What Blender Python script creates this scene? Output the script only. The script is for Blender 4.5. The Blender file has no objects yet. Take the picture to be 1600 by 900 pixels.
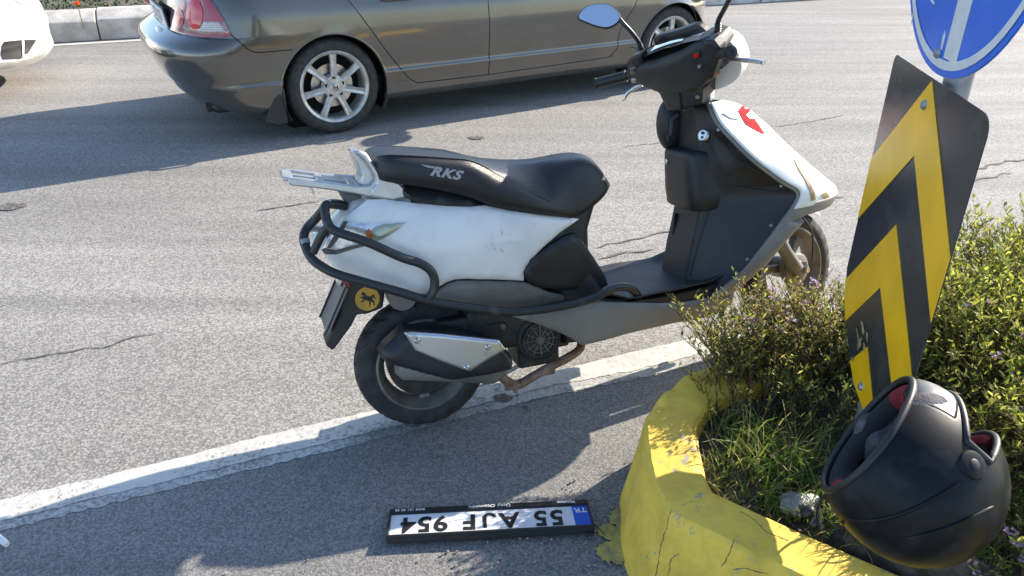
import bpy, bmesh, math, random
import numpy as np
from mathutils import Vector, Matrix
from mathutils.bvhtree import BVHTree
from mathutils.geometry import delaunay_2d_cdt
random.seed(7)
scene = bpy.context.scene
C = scene.collection
R = math.radians

# ---------------------------------------------------------------- camera, sky, sun, exposure
CAM_H, PITCH, FPX = 1.45, R(28), 1200.0
cam_data = bpy.data.cameras.new('camera')
cam = bpy.data.objects.new('camera', cam_data)
C.objects.link(cam)
cam.location = (0, 0, CAM_H)
cam.rotation_euler = (R(90) - PITCH, 0, 0)
cam_data.sensor_width = 36
cam_data.lens = 36 * FPX / 1600
cam_data.clip_start = 0.05
cam_data.clip_end = 1000
scene.camera = cam

SUN_DIR = Vector((math.cos(R(35)), math.sin(R(35)), 0.0))          # compass direction towards the sun
SUN_EL = R(28)
world = bpy.data.worlds.new('World')
scene.world = world
world.use_nodes = True
wn = world.node_tree.nodes
sky = wn.new('ShaderNodeTexSky')
sky.sky_type = 'NISHITA'
sky.sun_disc = False
sky.sun_elevation = SUN_EL
sky.sun_rotation = math.atan2(SUN_DIR.x, SUN_DIR.y)
sky.air_density = 1.0
sky.dust_density = 0.6
sky.ozone_density = 2.2
wn['Background'].inputs[1].default_value = 0.148
world.node_tree.links.new(sky.outputs[0], wn['Background'].inputs[0])

sun_data = bpy.data.lights.new('sun', 'SUN')
sun_data.energy = 4.8
sun_data.angle = R(0.5)
sun_data.color = (1.0, 0.90, 0.765)
sun = bpy.data.objects.new('sun', sun_data)
C.objects.link(sun)
sd = Vector((SUN_DIR.x * math.cos(SUN_EL), SUN_DIR.y * math.cos(SUN_EL), math.sin(SUN_EL)))
sun.rotation_euler = (-sd).to_track_quat('-Z', 'Y').to_euler()

scene.view_settings.view_transform = 'Standard'
scene.view_settings.look = 'None'
scene.view_settings.exposure = 1.18
scene.view_settings.gamma = 1.0

# ---------------------------------------------------------------- measuring helpers
CT, ST = math.cos(PITCH), math.sin(PITCH)
CAMP = np.array([0, 0, CAM_H])
def ray(px, py):
    a, b = (px - 800) / FPX, -(py - 450) / FPX
    return np.array([a, CT + b * ST, -ST + b * CT])
def gnd(px, py, z=0.0):
    d = ray(px, py)
    return CAMP + d * ((z - CAM_H) / d[2])
def hit(px, py, p0, n):
    d = ray(px, py)
    return CAMP + d * (np.dot(p0 - CAMP, n) / np.dot(d, n))

class Frame:
    """local axes of a thing: s forward, t to its right-hand side, u up"""
    def __init__(self, o, yaw, lean=0.0):
        y, l = R(yaw), R(lean)
        self.o = np.array(o, float)
        S = np.array([math.cos(y), math.sin(y), 0]); T = np.array([math.sin(y), -math.cos(y), 0]); U = np.array([0, 0, 1.0])
        self.S, self.U, self.T = S, U * math.cos(l) - T * math.sin(l), T * math.cos(l) + U * math.sin(l)
    def inv(self, px, py, t=0.0):
        q = hit(px, py, self.o + t * self.T, self.T) - self.o
        return float(q @ self.S), float(q @ self.U)
    def invW(self, px, py, W, off=0.0):
        t = 0.1
        for _ in range(25):
            s, u = self.inv(px, py, t)
            t = 0.5 * t + 0.5 * (W(s, u) + off)
        return s, u
    def matrix(self):
        m = Matrix.Identity(4)
        for i in range(3):
            m[i][0], m[i][1], m[i][2], m[i][3] = self.S[i], -self.T[i], self.U[i], self.o[i]
        return m

def spline(pts, n=6, closed=False):
    """Catmull-Rom through pts"""
    P = [np.array(p, float) for p in pts]
    m = len(P); out = []
    segs = m if closed else m - 1
    for i in range(segs):
        if closed:
            a, b, c, d = P[(i - 1) % m], P[i], P[(i + 1) % m], P[(i + 2) % m]
        else:
            a, b, c, d = P[max(i - 1, 0)], P[i], P[i + 1], P[min(i + 2, m - 1)]
        for k in range(n):
            t = k / n
            out.append(0.5 * ((2 * b) + (c - a) * t + (2 * a - 5 * b + 4 * c - d) * t * t + (3 * b - a - 3 * c + d) * t ** 3))
    if not closed:
        out.append(P[-1])
    return out

def resample(poly, step, closed=True):
    P = [np.array(p, float) for p in poly]
    if closed: P = P + [P[0]]
    out = []
    for a, b in zip(P[:-1], P[1:]):
        n = max(1, int(round(np.linalg.norm(b - a) / step)))
        for k in range(n): out.append(a + (b - a) * k / n)
    if not closed: out.append(P[-1])
    return out

# ---------------------------------------------------------------- mesh builder
class MB:
    def __init__(self): self.v, self.f = [], []
    def add(self, vs, fs):
        o = len(self.v)
        self.v += [tuple(float(c) for c in p) for p in vs]
        self.f += [tuple(i + o for i in f) for f in fs]
        return self
    def loft(self, rings, closed=True, cap=True):
        n = len(rings[0]); vs = [p for r in rings for p in r]; fs = []
        for i in range(len(rings) - 1):
            for j in range(n if closed else n - 1):
                k = (j + 1) % n
                fs.append((i * n + j, i * n + k, (i + 1) * n + k, (i + 1) * n + j))
        if cap and closed:
            fs.append(tuple(range(n))[::-1]); fs.append(tuple(range((len(rings) - 1) * n, len(rings) * n)))
        return self.add(vs, fs)
    def tube(self, path, r, n=10, flat=1.0, cap=True):
        P = [Vector([float(c) for c in p]) for p in path]
        rr = r if hasattr(r, '__len__') else [r] * len(P)
        T = [(P[min(i + 1, len(P) - 1)] - P[max(i - 1, 0)]).normalized() for i in range(len(P))]
        up = Vector((0, 0, 1)) if abs(T[0].z) < 0.9 else Vector((1, 0, 0))
        N = (up - T[0] * up.dot(T[0])).normalized(); rings = []
        for i, p in enumerate(P):
            N = (N - T[i] * N.dot(T[i])).normalized(); B = T[i].cross(N)
            rings.append([p + (N * math.cos(a) * flat + B * math.sin(a)) * rr[i] for a in [2 * math.pi * k / n for k in range(n)]])
        return self.loft(rings, True, cap)
    def box(self, c, size, M=None):
        c = Vector(c); h = [x / 2 for x in size]; vs = []
        for x in (-1, 1):
            for y in (-1, 1):
                for z in (-1, 1):
                    d = Vector((x * h[0], y * h[1], z * h[2]))
                    vs.append(c + (M @ d if M else d))
        return self.add(vs, [(0, 1, 3, 2), (4, 6, 7, 5), (0, 4, 5, 1), (2, 3, 7, 6), (0, 2, 6, 4), (1, 5, 7, 3)])
    def lathe(self, prof, o, axis, n=40, closed=False):
        """prof: (radius, distance along the axis)"""
        a = Vector(axis).normalized(); o = Vector(o)
        h = Vector((0, 0, 1)) if abs(a.z) < 0.9 else Vector((1, 0, 0))
        x = (h - a * h.dot(a)).normalized(); y = a.cross(x); rings = []
        for k in range(n):
            an = 2 * math.pi * k / n
            rings.append([o + (x * math.cos(an) + y * math.sin(an)) * r + a * d for r, d in prof])
        m = len(prof); vs = [p for r in rings for p in r]; fs = []
        for i in range(n):
            for j in range(m if closed else m - 1):
                k = (j + 1) % m; i2 = (i + 1) % n
                fs.append((i * m + j, i * m + k, i2 * m + k, i2 * m + j))
        return self.add(vs, fs)
    def prism(self, poly, fn, d0, d1):
        """poly: 2D outline; fn(a, b, depth) -> point"""
        n = len(poly)
        vs = [fn(p[0], p[1], d0) for p in poly] + [fn(p[0], p[1], d1) for p in poly]
        fs = [tuple(range(n))[::-1], tuple(range(n, 2 * n))] + [(i, (i + 1) % n, n + (i + 1) % n, n + i) for i in range(n)]
        return self.add(vs, fs)
    def ellipsoid(self, c, rad, M=None, nu=20, nv=12):
        c = Vector(c); rings = []
        for i in range(nv + 1):
            th = math.pi * (0.001 + 0.998 * i / nv)
            ring = []
            for j in range(nu):
                ph = 2 * math.pi * j / nu
                d = Vector((rad[0] * math.sin(th) * math.cos(ph), rad[1] * math.sin(th) * math.sin(ph), rad[2] * math.cos(th)))
                ring.append(c + (M @ d if M else d))
            rings.append(ring)
        return self.loft(rings)

def link_mesh(name, me, mat, parent=None):
    o = bpy.data.objects.new(name, me)
    C.objects.link(o)
    if mat is not None and not me.materials: me.materials.append(mat)
    if parent is not None: o.parent = parent
    return o
def build(name, mb, mat, parent=None, smooth=40, bevel=0.0, recalc=True):
    me = bpy.data.meshes.new(name)
    me.from_pydata(mb.v, [], mb.f)
    if recalc:
        bm = bmesh.new(); bm.from_mesh(me)
        bmesh.ops.recalc_face_normals(bm, faces=bm.faces)
        bm.to_mesh(me); bm.free()
    if smooth:
        me.shade_smooth()
        if smooth < 180: me.set_sharp_from_angle(angle=R(smooth))
    o = link_mesh(name, me, mat, parent)
    if bevel:
        b = o.modifiers.new('bevel', 'BEVEL'); b.width = bevel; b.segments = 2; b.limit_method = 'ANGLE'; b.angle_limit = R(35)
    return o
def thing(name, label, cat, matrix=None, group=None):
    o = bpy.data.objects.new(name, None)
    C.objects.link(o)
    o.empty_display_size = 0.1
    if matrix is not None: o.matrix_world = matrix
    o['label'] = label; o['category'] = cat
    if group: o['group'] = group
    return o
def tag(o, label, cat, group=None):
    o['label'] = label; o['category'] = cat
    if group: o['group'] = group
    return o
def structure(o): o['kind'] = 'structure'; return o
def stuff(o): o['kind'] = 'stuff'; return o

# ---------------------------------------------------------------- materials
def mat(name, col, rough=0.5, metal=0.0, var=0.0, vscale=20.0, bump=0.0, bscale=60.0, col2=None, spec=0.5, coat=0.0,
        trans=0.0, ramp=(0.4, 0.6), rough2=None, detail=4.0, translucent=0.0):
    m = bpy.data.materials.new(name); m.use_nodes = True
    nt = m.node_tree; n, l = nt.nodes, nt.links
    b = n['Principled BSDF']
    b.inputs['Base Color'].default_value = (*col, 1)
    b.inputs['Roughness'].default_value = rough
    b.inputs['Metallic'].default_value = metal
    b.inputs['Specular IOR Level'].default_value = spec
    b.inputs['Coat Weight'].default_value = coat
    b.inputs['Coat Roughness'].default_value = 0.05
    b.inputs['Transmission Weight'].default_value = trans
    tc = n.new('ShaderNodeTexCoord')
    if var or col2:
        t = n.new('ShaderNodeTexNoise'); t.inputs['Scale'].default_value = vscale; t.inputs['Detail'].default_value = detail
        l.new(tc.outputs['Object'], t.inputs['Vector'])
        rp = n.new('ShaderNodeValToRGB')
        c2 = col2 if col2 else tuple(min(1, c * (1 + var)) for c in col)
        c1 = col if col2 else tuple(c * (1 - var) for c in col)
        rp.color_ramp.elements[0].position, rp.color_ramp.elements[1].position = ramp
        rp.color_ramp.elements[0].color = (*c1, 1); rp.color_ramp.elements[1].color = (*c2, 1)
        l.new(t.outputs['Fac'], rp.inputs['Fac']); l.new(rp.outputs['Color'], b.inputs['Base Color'])
        if rough2 is not None:
            mr = n.new('ShaderNodeMapRange')
            mr.inputs['From Min'].default_value, mr.inputs['From Max'].default_value = ramp
            mr.inputs['To Min'].default_value, mr.inputs['To Max'].default_value = rough, rough2
            l.new(t.outputs['Fac'], mr.inputs['Value']); l.new(mr.outputs['Result'], b.inputs['Roughness'])
    if bump:
        t2 = n.new('ShaderNodeTexNoise'); t2.inputs['Scale'].default_value = bscale; t2.inputs['Detail'].default_value = 5
        l.new(tc.outputs['Object'], t2.inputs['Vector'])
        bp = n.new('ShaderNodeBump'); bp.inputs['Strength'].default_value = bump; bp.inputs['Distance'].default_value = 0.01
        l.new(t2.outputs['Fac'], bp.inputs['Height']); l.new(bp.outputs['Normal'], b.inputs['Normal'])
    return m

def leaf_mat(name, cols, transl=0.45, rough=0.45):
    m = bpy.data.materials.new(name); m.use_nodes = True
    nt = m.node_tree; n, l = nt.nodes, nt.links
    b = n['Principled BSDF']; out = n['Material Output']
    g = n.new('ShaderNodeNewGeometry')
    rp = n.new('ShaderNodeValToRGB'); rp.color_ramp.interpolation = 'LINEAR'
    rp.color_ramp.elements[0].color = (*cols[0], 1); rp.color_ramp.elements[1].color = (*cols[-1], 1)
    for i, c in enumerate(cols[1:-1]):
        e = rp.color_ramp.elements.new((i + 1) / (len(cols) - 1)); e.color = (*c, 1)
    l.new(g.outputs['Random Per Island'], rp.inputs['Fac'])
    l.new(rp.outputs['Color'], b.inputs['Base Color'])
    b.inputs['Roughness'].default_value = rough; b.inputs['Specular IOR Level'].default_value = 0.35
    tr = n.new('ShaderNodeBsdfTranslucent')
    hs = n.new('ShaderNodeHueSaturation'); hs.inputs['Value'].default_value = 1.6; hs.inputs['Saturation'].default_value = 1.1
    l.new(rp.outputs['Color'], hs.inputs['Color']); l.new(hs.outputs['Color'], tr.inputs['Color'])
    mx = n.new('ShaderNodeMixShader'); mx.inputs[0].default_value = transl
    l.new(b.outputs[0], mx.inputs[1]); l.new(tr.outputs[0], mx.inputs[2]); l.new(mx.outputs[0], out.inputs['Surface'])
    return m

def asphalt(name, dark, light, scale, bump, patch=0.2, dirt=None, grain_pos=(0.25, 0.75)):
    """chip surface: each stone of the aggregate gets its own grey and stands proud of the binder"""
    m = bpy.data.materials.new(name); m.use_nodes = True
    nt = m.node_tree; n, l = nt.nodes, nt.links
    b = n['Principled BSDF']; b.inputs['Roughness'].default_value = 0.8; b.inputs['Specular IOR Level'].default_value = 0.22
    tc = n.new('ShaderNodeTexCoord')
    wv = n.new('ShaderNodeTexNoise'); wv.inputs['Scale'].default_value = scale * 0.6; wv.inputs['Detail'].default_value = 2
    l.new(tc.outputs['Object'], wv.inputs['Vector'])
    ad = n.new('ShaderNodeMixRGB'); ad.blend_type = 'ADD'; ad.inputs['Fac'].default_value = 0.012
    l.new(tc.outputs['Object'], ad.inputs['Color1']); l.new(wv.outputs['Color'], ad.inputs['Color2'])
    v = n.new('ShaderNodeTexVoronoi'); v.inputs['Scale'].default_value = scale
    l.new(ad.outputs['Color'], v.inputs['Vector'])
    sep = n.new('ShaderNodeSeparateColor'); l.new(v.outputs['Color'], sep.inputs['Color'])
    rp = n.new('ShaderNodeValToRGB')
    rp.color_ramp.elements[0].position, rp.color_ramp.elements[1].position = grain_pos
    rp.color_ramp.elements[0].color = (*dark, 1); rp.color_ramp.elements[1].color = (*light, 1)
    l.new(sep.outputs[0], rp.inputs['Fac'])
    # binder between the stones
    gap = n.new('ShaderNodeMapRange'); gap.inputs['From Min'].default_value = 0.42; gap.inputs['From Max'].default_value = 0.68
    gap.inputs['To Min'].default_value = 1.0; gap.inputs['To Max'].default_value = 0.55
    l.new(v.outputs['Distance'], gap.inputs['Value'])
    mu = n.new('ShaderNodeMixRGB'); mu.blend_type = 'MULTIPLY'; mu.inputs['Fac'].default_value = 0.8
    l.new(rp.outputs['Color'], mu.inputs['Color1']); l.new(gap.outputs['Result'], mu.inputs['Color2'])
    # broad patches of wear
    p = n.new('ShaderNodeTexNoise'); p.inputs['Scale'].default_value = 1.1; p.inputs['Detail'].default_value = 6
    mp = n.new('ShaderNodeMapping'); mp.inputs['Rotation'].default_value = (0, 0, R(-20)); mp.inputs['Scale'].default_value = (0.4, 1.7, 1)
    l.new(tc.outputs['Object'], mp.inputs['Vector']); l.new(mp.outputs['Vector'], p.inputs['Vector'])
    pr = n.new('ShaderNodeMapRange'); pr.inputs['From Min'].default_value = 0.3; pr.inputs['From Max'].default_value = 0.7
    pr.inputs['To Min'].default_value = 1 - patch; pr.inputs['To Max'].default_value = 1 + patch
    l.new(p.outputs['Fac'], pr.inputs['Value'])
    m2 = n.new('ShaderNodeMixRGB'); m2.blend_type = 'MULTIPLY'; m2.inputs['Fac'].default_value = 1
    l.new(mu.outputs['Color'], m2.inputs['Color1']); l.new(pr.outputs['Result'], m2.inputs['Color2'])
    # long faint streaks worn along the lanes
    sk = n.new('ShaderNodeTexNoise'); sk.inputs['Scale'].default_value = 1.0; sk.inputs['Detail'].default_value = 5
    sm_ = n.new('ShaderNodeMapping'); sm_.inputs['Rotation'].default_value = (0, 0, R(-23)); sm_.inputs['Scale'].default_value = (0.18, 5.5, 1)
    l.new(tc.outputs['Object'], sm_.inputs['Vector']); l.new(sm_.outputs['Vector'], sk.inputs['Vector'])
    sr_ = n.new('ShaderNodeMapRange'); sr_.inputs['From Min'].default_value = 0.35; sr_.inputs['From Max'].default_value = 0.65; sr_.inputs['To Min'].default_value = 0.88; sr_.inputs['To Max'].default_value = 1.08
    l.new(sk.outputs['Fac'], sr_.inputs['Value'])
    m4 = n.new('ShaderNodeMixRGB'); m4.blend_type = 'MULTIPLY'; m4.inputs['Fac'].default_value = 1
    l.new(m2.outputs['Color'], m4.inputs['Color1']); l.new(sr_.outputs['Result'], m4.inputs['Color2'])
    last = m4
    if dirt:
        q = n.new('ShaderNodeTexNoise'); q.inputs['Scale'].default_value = 7; q.inputs['Detail'].default_value = 8; q.inputs['Roughness'].default_value = 0.7
        l.new(tc.outputs['Object'], q.inputs['Vector'])
        qr = n.new('ShaderNodeMapRange'); qr.inputs['From Min'].default_value = 0.62; qr.inputs['From Max'].default_value = 0.75; qr.inputs['To Max'].default_value = 0.5
        l.new(q.outputs['Fac'], qr.inputs['Value'])
        m3 = n.new('ShaderNodeMixRGB'); m3.inputs['Color2'].default_value = (*dirt, 1)
        l.new(qr.outputs['Result'], m3.inputs['Fac']); l.new(last.outputs['Color'], m3.inputs['Color1']); last = m3
    l.new(last.outputs['Color'], b.inputs['Base Color'])
    inv = n.new('ShaderNodeMath'); inv.operation = 'SUBTRACT'; inv.inputs[0].default_value = 1.0
    l.new(v.outputs['Distance'], inv.inputs[1])
    bp = n.new('ShaderNodeBump'); bp.inputs['Strength'].default_value = bump; bp.inputs['Distance'].default_value = 0.006
    l.new(inv.outputs[0], bp.inputs['Height']); l.new(bp.outputs['Normal'], b.inputs['Normal'])
    return m

def worn_paint(name, paint, under, lo=0.36, hi=0.5, scale=55.0, grime=0.12):
    m = bpy.data.materials.new(name); m.use_nodes = True
    nt = m.node_tree; n, l = nt.nodes, nt.links
    b = n['Principled BSDF']; b.inputs['Roughness'].default_value = 0.75
    tc = n.new('ShaderNodeTexCoord')
    a = n.new('ShaderNodeTexNoise'); a.inputs['Scale'].default_value = scale; a.inputs['Detail'].default_value = 6; a.inputs['Roughness'].default_value = 0.75
    c = n.new('ShaderNodeTexNoise'); c.inputs['Scale'].default_value = 4; c.inputs['Detail'].default_value = 4
    l.new(tc.outputs['Object'], a.inputs['Vector']); l.new(tc.outputs['Object'], c.inputs['Vector'])
    av = n.new('ShaderNodeMath'); av.operation = 'MULTIPLY_ADD'; av.inputs[1].default_value = 0.35
    ml = n.new('ShaderNodeMath'); ml.operation = 'MULTIPLY'; ml.inputs[1].default_value = 0.65
    l.new(a.outputs['Fac'], ml.inputs[0]); l.new(c.outputs['Fac'], av.inputs[0]); l.new(ml.outputs[0], av.inputs[2])
    r = n.new('ShaderNodeValToRGB'); r.color_ramp.elements[0].position = lo; r.color_ramp.elements[1].position = hi
    r.color_ramp.elements[0].color = (*under, 1); r.color_ramp.elements[1].color = (*paint, 1)
    l.new(av.outputs[0], r.inputs['Fac'])
    gn = n.new('ShaderNodeTexNoise'); gn.inputs['Scale'].default_value = 9; gn.inputs['Detail'].default_value = 9; gn.inputs['Roughness'].default_value = 0.7
    l.new(tc.outputs['Object'], gn.inputs['Vector'])
    gm = n.new('ShaderNodeMapRange'); gm.inputs['From Min'].default_value = 0.35; gm.inputs['From Max'].default_value = 0.6; gm.inputs['To Min'].default_value = 1 - grime * 2; gm.inputs['To Max'].default_value = 1.0
    l.new(gn.outputs['Fac'], gm.inputs['Value'])
    gx = n.new('ShaderNodeMixRGB'); gx.blend_type = 'MULTIPLY'; gx.inputs['Fac'].default_value = 1
    l.new(r.outputs['Color'], gx.inputs['Color1']); l.new(gm.outputs['Result'], gx.inputs['Color2']); l.new(gx.outputs['Color'], b.inputs['Base Color'])
    bp = n.new('ShaderNodeBump'); bp.inputs['Strength'].default_value = 0.5; bp.inputs['Distance'].default_value = 0.004
    l.new(a.outputs['Fac'], bp.inputs['Height']); l.new(bp.outputs['Normal'], b.inputs['Normal'])
    return m

M = {}
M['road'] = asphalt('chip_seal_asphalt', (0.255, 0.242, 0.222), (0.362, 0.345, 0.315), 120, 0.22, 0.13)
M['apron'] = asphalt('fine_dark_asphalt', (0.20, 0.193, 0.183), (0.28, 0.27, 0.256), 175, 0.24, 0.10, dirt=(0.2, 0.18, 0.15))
M['line'] = worn_paint('worn_white_line_paint', (0.58, 0.56, 0.51), (0.27, 0.255, 0.23), 0.40, 0.49, 70)
M['line_worn'] = worn_paint('rough_line_edge_paint', (0.50, 0.49, 0.46), (0.18, 0.175, 0.165), 0.42, 0.55, 90)
M['kerb_yellow'] = worn_paint('cracked_yellow_kerb_paint', (0.88, 0.585, 0.075), (0.40, 0.345, 0.24), 0.375, 0.42, 38, 0.13)
M['kerb_stone'] = mat('pale_kerb_concrete', (0.52, 0.485, 0.43), 0.85, var=0.18, vscale=6, bump=0.4, bscale=40)
M['soil'] = mat('dark_soil', (0.06, 0.045, 0.032), 0.95, var=0.5, vscale=30, bump=1.0, bscale=50)
M['verge'] = mat('verge_soil', (0.09, 0.075, 0.05), 0.95, var=0.4, vscale=4, bump=0.6, bscale=20)
M['rubber'] = mat('tyre_rubber', (0.022, 0.022, 0.023), 0.75, var=0.35, vscale=25, bump=0.15, bscale=120, col2=(0.052, 0.048, 0.043), ramp=(0.40, 0.75))
M['white_paint'] = mat('white_scooter_paint', (0.76, 0.74, 0.70), 0.22, var=0.05, vscale=9, coat=0.5, rough2=0.32, detail=8)
M['black_plastic'] = mat('black_textured_plastic', (0.013, 0.013, 0.015), 0.48, col2=(0.022, 0.021, 0.021), ramp=(0.35, 0.7), vscale=14, bump=0.12, bscale=700)
M['dusty_plastic'] = mat('dusty_black_plastic', (0.016, 0.016, 0.017), 0.55, col2=(0.042, 0.038, 0.034), ramp=(0.42, 0.72), vscale=9, bump=0.1, bscale=500, detail=8)
M['leather'] = mat('black_grained_leatherette', (0.013, 0.013, 0.015), 0.36, bump=0.22, bscale=420, var=0.15, vscale=6)
M['black_metal'] = mat('black_painted_steel', (0.02, 0.021, 0.023), 0.4, col2=(0.07, 0.06, 0.055), ramp=(0.62, 0.75), vscale=24, bump=0.1, bscale=150)
M['grey_plastic'] = mat('grey_brown_plastic', (0.20, 0.185, 0.162), 0.5, var=0.12, vscale=7, bump=0.06, bscale=300, detail=8)
M['trim_grey'] = mat('dusty_grey_trim', (0.15, 0.138, 0.122), 0.5, var=0.2, vscale=8, bump=0.06, bscale=300, detail=8)
M['silver'] = mat('cast_silver_paint', (0.50, 0.50, 0.50), 0.32, metal=0.65, var=0.06, vscale=30)
M['steel'] = mat('brushed_steel', (0.55, 0.54, 0.52), 0.28, metal=1.0, var=0.15, vscale=40, bump=0.05, bscale=200)
M['chrome'] = mat('chrome', (0.75, 0.75, 0.74), 0.10, metal=1.0)
M['alloy'] = mat('alloy_wheel_paint', (0.50, 0.485, 0.45), 0.38, metal=0.5, var=0.15, vscale=25)
M['dirty_alloy'] = mat('dusty_alloy', (0.19, 0.175, 0.152), 0.6, metal=0.3, var=0.25, vscale=14, bump=0.1)
M['dark_engine'] = mat('grimy_engine_metal', (0.035, 0.033, 0.031), 0.6, metal=0.3, col2=(0.085, 0.072, 0.058), ramp=(0.45, 0.75), vscale=22, bump=0.3, bscale=120)
M['rust'] = mat('rusty_exhaust_pipe', (0.20, 0.115, 0.075), 0.7, metal=0.3, col2=(0.33, 0.24, 0.19), ramp=(0.4, 0.65), vscale=35, bump=0.3, bscale=150)
M['muffler'] = mat('satin_black_muffler', (0.022, 0.023, 0.026), 0.42, metal=0.2, var=0.2, vscale=14, bump=0.05, bscale=200)
M['shield'] = mat('scratched_heat_shield', (0.62, 0.62, 0.62), 0.3, metal=0.9, col2=(0.42, 0.42, 0.42), ramp=(0.55, 0.72), vscale=18, rough2=0.55, bump=0.02, bscale=90)
M['mirror'] = mat('mirror_glass', (0.85, 0.88, 0.92), 0.02, metal=1.0)
M['red_plastic'] = mat('red_reflective_print', (0.62, 0.008, 0.014), 0.75, spec=0.05)
M['yellow_sticker'] = mat('yellow_sticker', (0.60, 0.33, 0.04), 0.5, var=0.12, vscale=30)
M['ink'] = mat('black_ink', (0.012, 0.012, 0.013), 0.5)
M['print_silver'] = mat('silver_print', (0.36, 0.36, 0.36), 0.6, spec=0.2)
M['print_white'] = mat('white_print', (0.75, 0.75, 0.74), 0.5)
M['amber'] = mat('amber_bulb', (0.62, 0.16, 0.02), 0.25, coat=0.5)
M['olive_lens'] = mat('olive_reflector', (0.46, 0.47, 0.36), 0.2, metal=0.3, coat=0.5)
M['lamp_bowl'] = mat('silvery_lamp_bowl', (0.85, 0.85, 0.85), 0.25, metal=0.35, var=0.12, vscale=70)
M['lens_glass'] = mat('clear_lens', (0.95, 0.95, 0.95), 0.05, trans=1.0)
M['lens_glass'].node_tree.nodes['Principled BSDF'].inputs['IOR'].default_value = 1.12
M['red_lens'] = mat('red_lamp_lens', (0.36, 0.006, 0.01), 0.1, coat=1.0)
M['red_lit'] = mat('bright_red_lamp', (0.62, 0.012, 0.02), 0.12, coat=1.0)
M['gold'] = mat('dried_glue', (0.30, 0.20, 0.08), 0.6, var=0.3, vscale=40)
M['car_bronze'] = mat('bronze_grey_car_paint', (0.122, 0.114, 0.102), 0.20, metal=0.55, var=0.06, vscale=3, coat=1.0)
M['car_dusty'] = mat('dusty_bronze_car_paint', (0.15, 0.13, 0.104), 0.36, metal=0.45, var=0.1, vscale=4, coat=0.5)
M['car_white'] = mat('white_car_paint', (0.80, 0.79, 0.75), 0.25, coat=0.8)
M['car_glass'] = mat('dark_car_glass', (0.02, 0.024, 0.028), 0.03, spec=0.8, coat=0.5)
M['car_black'] = mat('black_car_plastic', (0.02, 0.02, 0.021), 0.55, var=0.2, vscale=20)
M['seam'] = mat('panel_gap', (0.004, 0.004, 0.004), 0.9)
M['grey_lip'] = mat('grey_bumper_lip', (0.34, 0.33, 0.31), 0.45, var=0.08, vscale=12)
M['plate_white'] = mat('number_plate_white', (0.72, 0.73, 0.75), 0.35, var=0.03, vscale=30)
M['plate_blue'] = mat('number_plate_blue', (0.02, 0.11, 0.55), 0.35)
M['sign_yellow'] = mat('yellow_reflective_sheet', (0.95, 0.51, 0.006), 0.36, var=0.07, vscale=8, bump=0.05, bscale=500)
M['sign_black'] = mat('black_reflective_sheet', (0.026, 0.029, 0.035), 0.26, col2=(0.065, 0.066, 0.068), ramp=(0.5, 0.75), vscale=6, rough2=0.45, bump=0.05, bscale=600)
M['sign_blue'] = mat('blue_reflective_sheet', (0.022, 0.14, 0.66), 0.35, var=0.06, vscale=9, bump=0.04, bscale=600)
M['sign_white'] = mat('white_reflective_sheet', (0.68, 0.69, 0.68), 0.4, var=0.05, vscale=20)
M['galv'] = mat('galvanised_steel', (0.32, 0.33, 0.34), 0.45, metal=0.6, var=0.15, vscale=25)
M['sign_scrape'] = mat('scraped_sheet', (0.30, 0.22, 0.10), 0.7, var=0.5, vscale=60)
M['helmet'] = mat('scuffed_matt_black_shell', (0.007, 0.007, 0.008), 0.42, col2=(0.030, 0.029, 0.028), ramp=(0.50, 0.74), vscale=16, rough2=0.6, spec=0.22, bump=0.012, bscale=300, detail=8)
M['helmet_scuff'] = mat('whitened_scuffed_shell', (0.018, 0.019, 0.02), 0.36, col2=(0.20, 0.20, 0.20), ramp=(0.42, 0.70), vscale=14, rough2=0.6, bump=0.02, bscale=200, detail=9)
M['lining'] = mat('black_padding_cloth', (0.014, 0.015, 0.018), 0.9, bump=0.3, bscale=400)
M['lining_red'] = mat('red_padding_cloth', (0.22, 0.016, 0.024), 0.85, bump=0.4, bscale=500, var=0.2, vscale=60)
M['lining_grey'] = mat('grey_padding_cloth', (0.11, 0.10, 0.105), 0.9, var=0.35, vscale=40, bump=0.4, bscale=300)
M['wood_stem'] = mat('shrub_twig', (0.085, 0.055, 0.035), 0.85, var=0.3, vscale=40)
M['leaf'] = leaf_mat('shrub_leaves', [(0.065, 0.10, 0.018), (0.12, 0.16, 0.028), (0.19, 0.21, 0.04), (0.28, 0.265, 0.06)], 0.55)
M['leaf_bright'] = leaf_mat('young_shrub_leaves', [(0.18, 0.215, 0.045), (0.27, 0.29, 0.075), (0.38, 0.36, 0.11), (0.22, 0.25, 0.06)], 0.58)
M['leaf_dry'] = leaf_mat('dry_reddish_tips', [(0.28, 0.17, 0.08), (0.36, 0.26, 0.12), (0.26, 0.25, 0.07), (0.42, 0.33, 0.18)], 0.4)
M['petal'] = leaf_mat('lilac_petals', [(0.50, 0.33, 0.52), (0.42, 0.2, 0.45), (0.6, 0.48, 0.62)], 0.4)
M['petal_orange'] = leaf_mat('orange_petals', [(0.7, 0.16, 0.02), (0.8, 0.22, 0.04)], 0.3)
M['grass'] = leaf_mat('grass_blades', [(0.06, 0.12, 0.02), (0.11, 0.18, 0.03), (0.17, 0.21, 0.05), (0.30, 0.25, 0.12), (0.09, 0.14, 0.04), (0.13, 0.19, 0.04)], 0.5)
M['hedge'] = leaf_mat('hedge_leaves', [(0.018, 0.045, 0.014), (0.03, 0.07, 0.02), (0.05, 0.10, 0.028)], 0.3)
M['crumb'] = mat('grey_stone_chip', (0.25, 0.23, 0.2), 0.9, var=0.3, vscale=60)
M['tar'] = mat('dark_crack_filler', (0.09, 0.085, 0.077), 0.9, col2=(0.22, 0.208, 0.188), ramp=(0.5, 0.7), vscale=60, bump=0.5, bscale=150)
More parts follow.
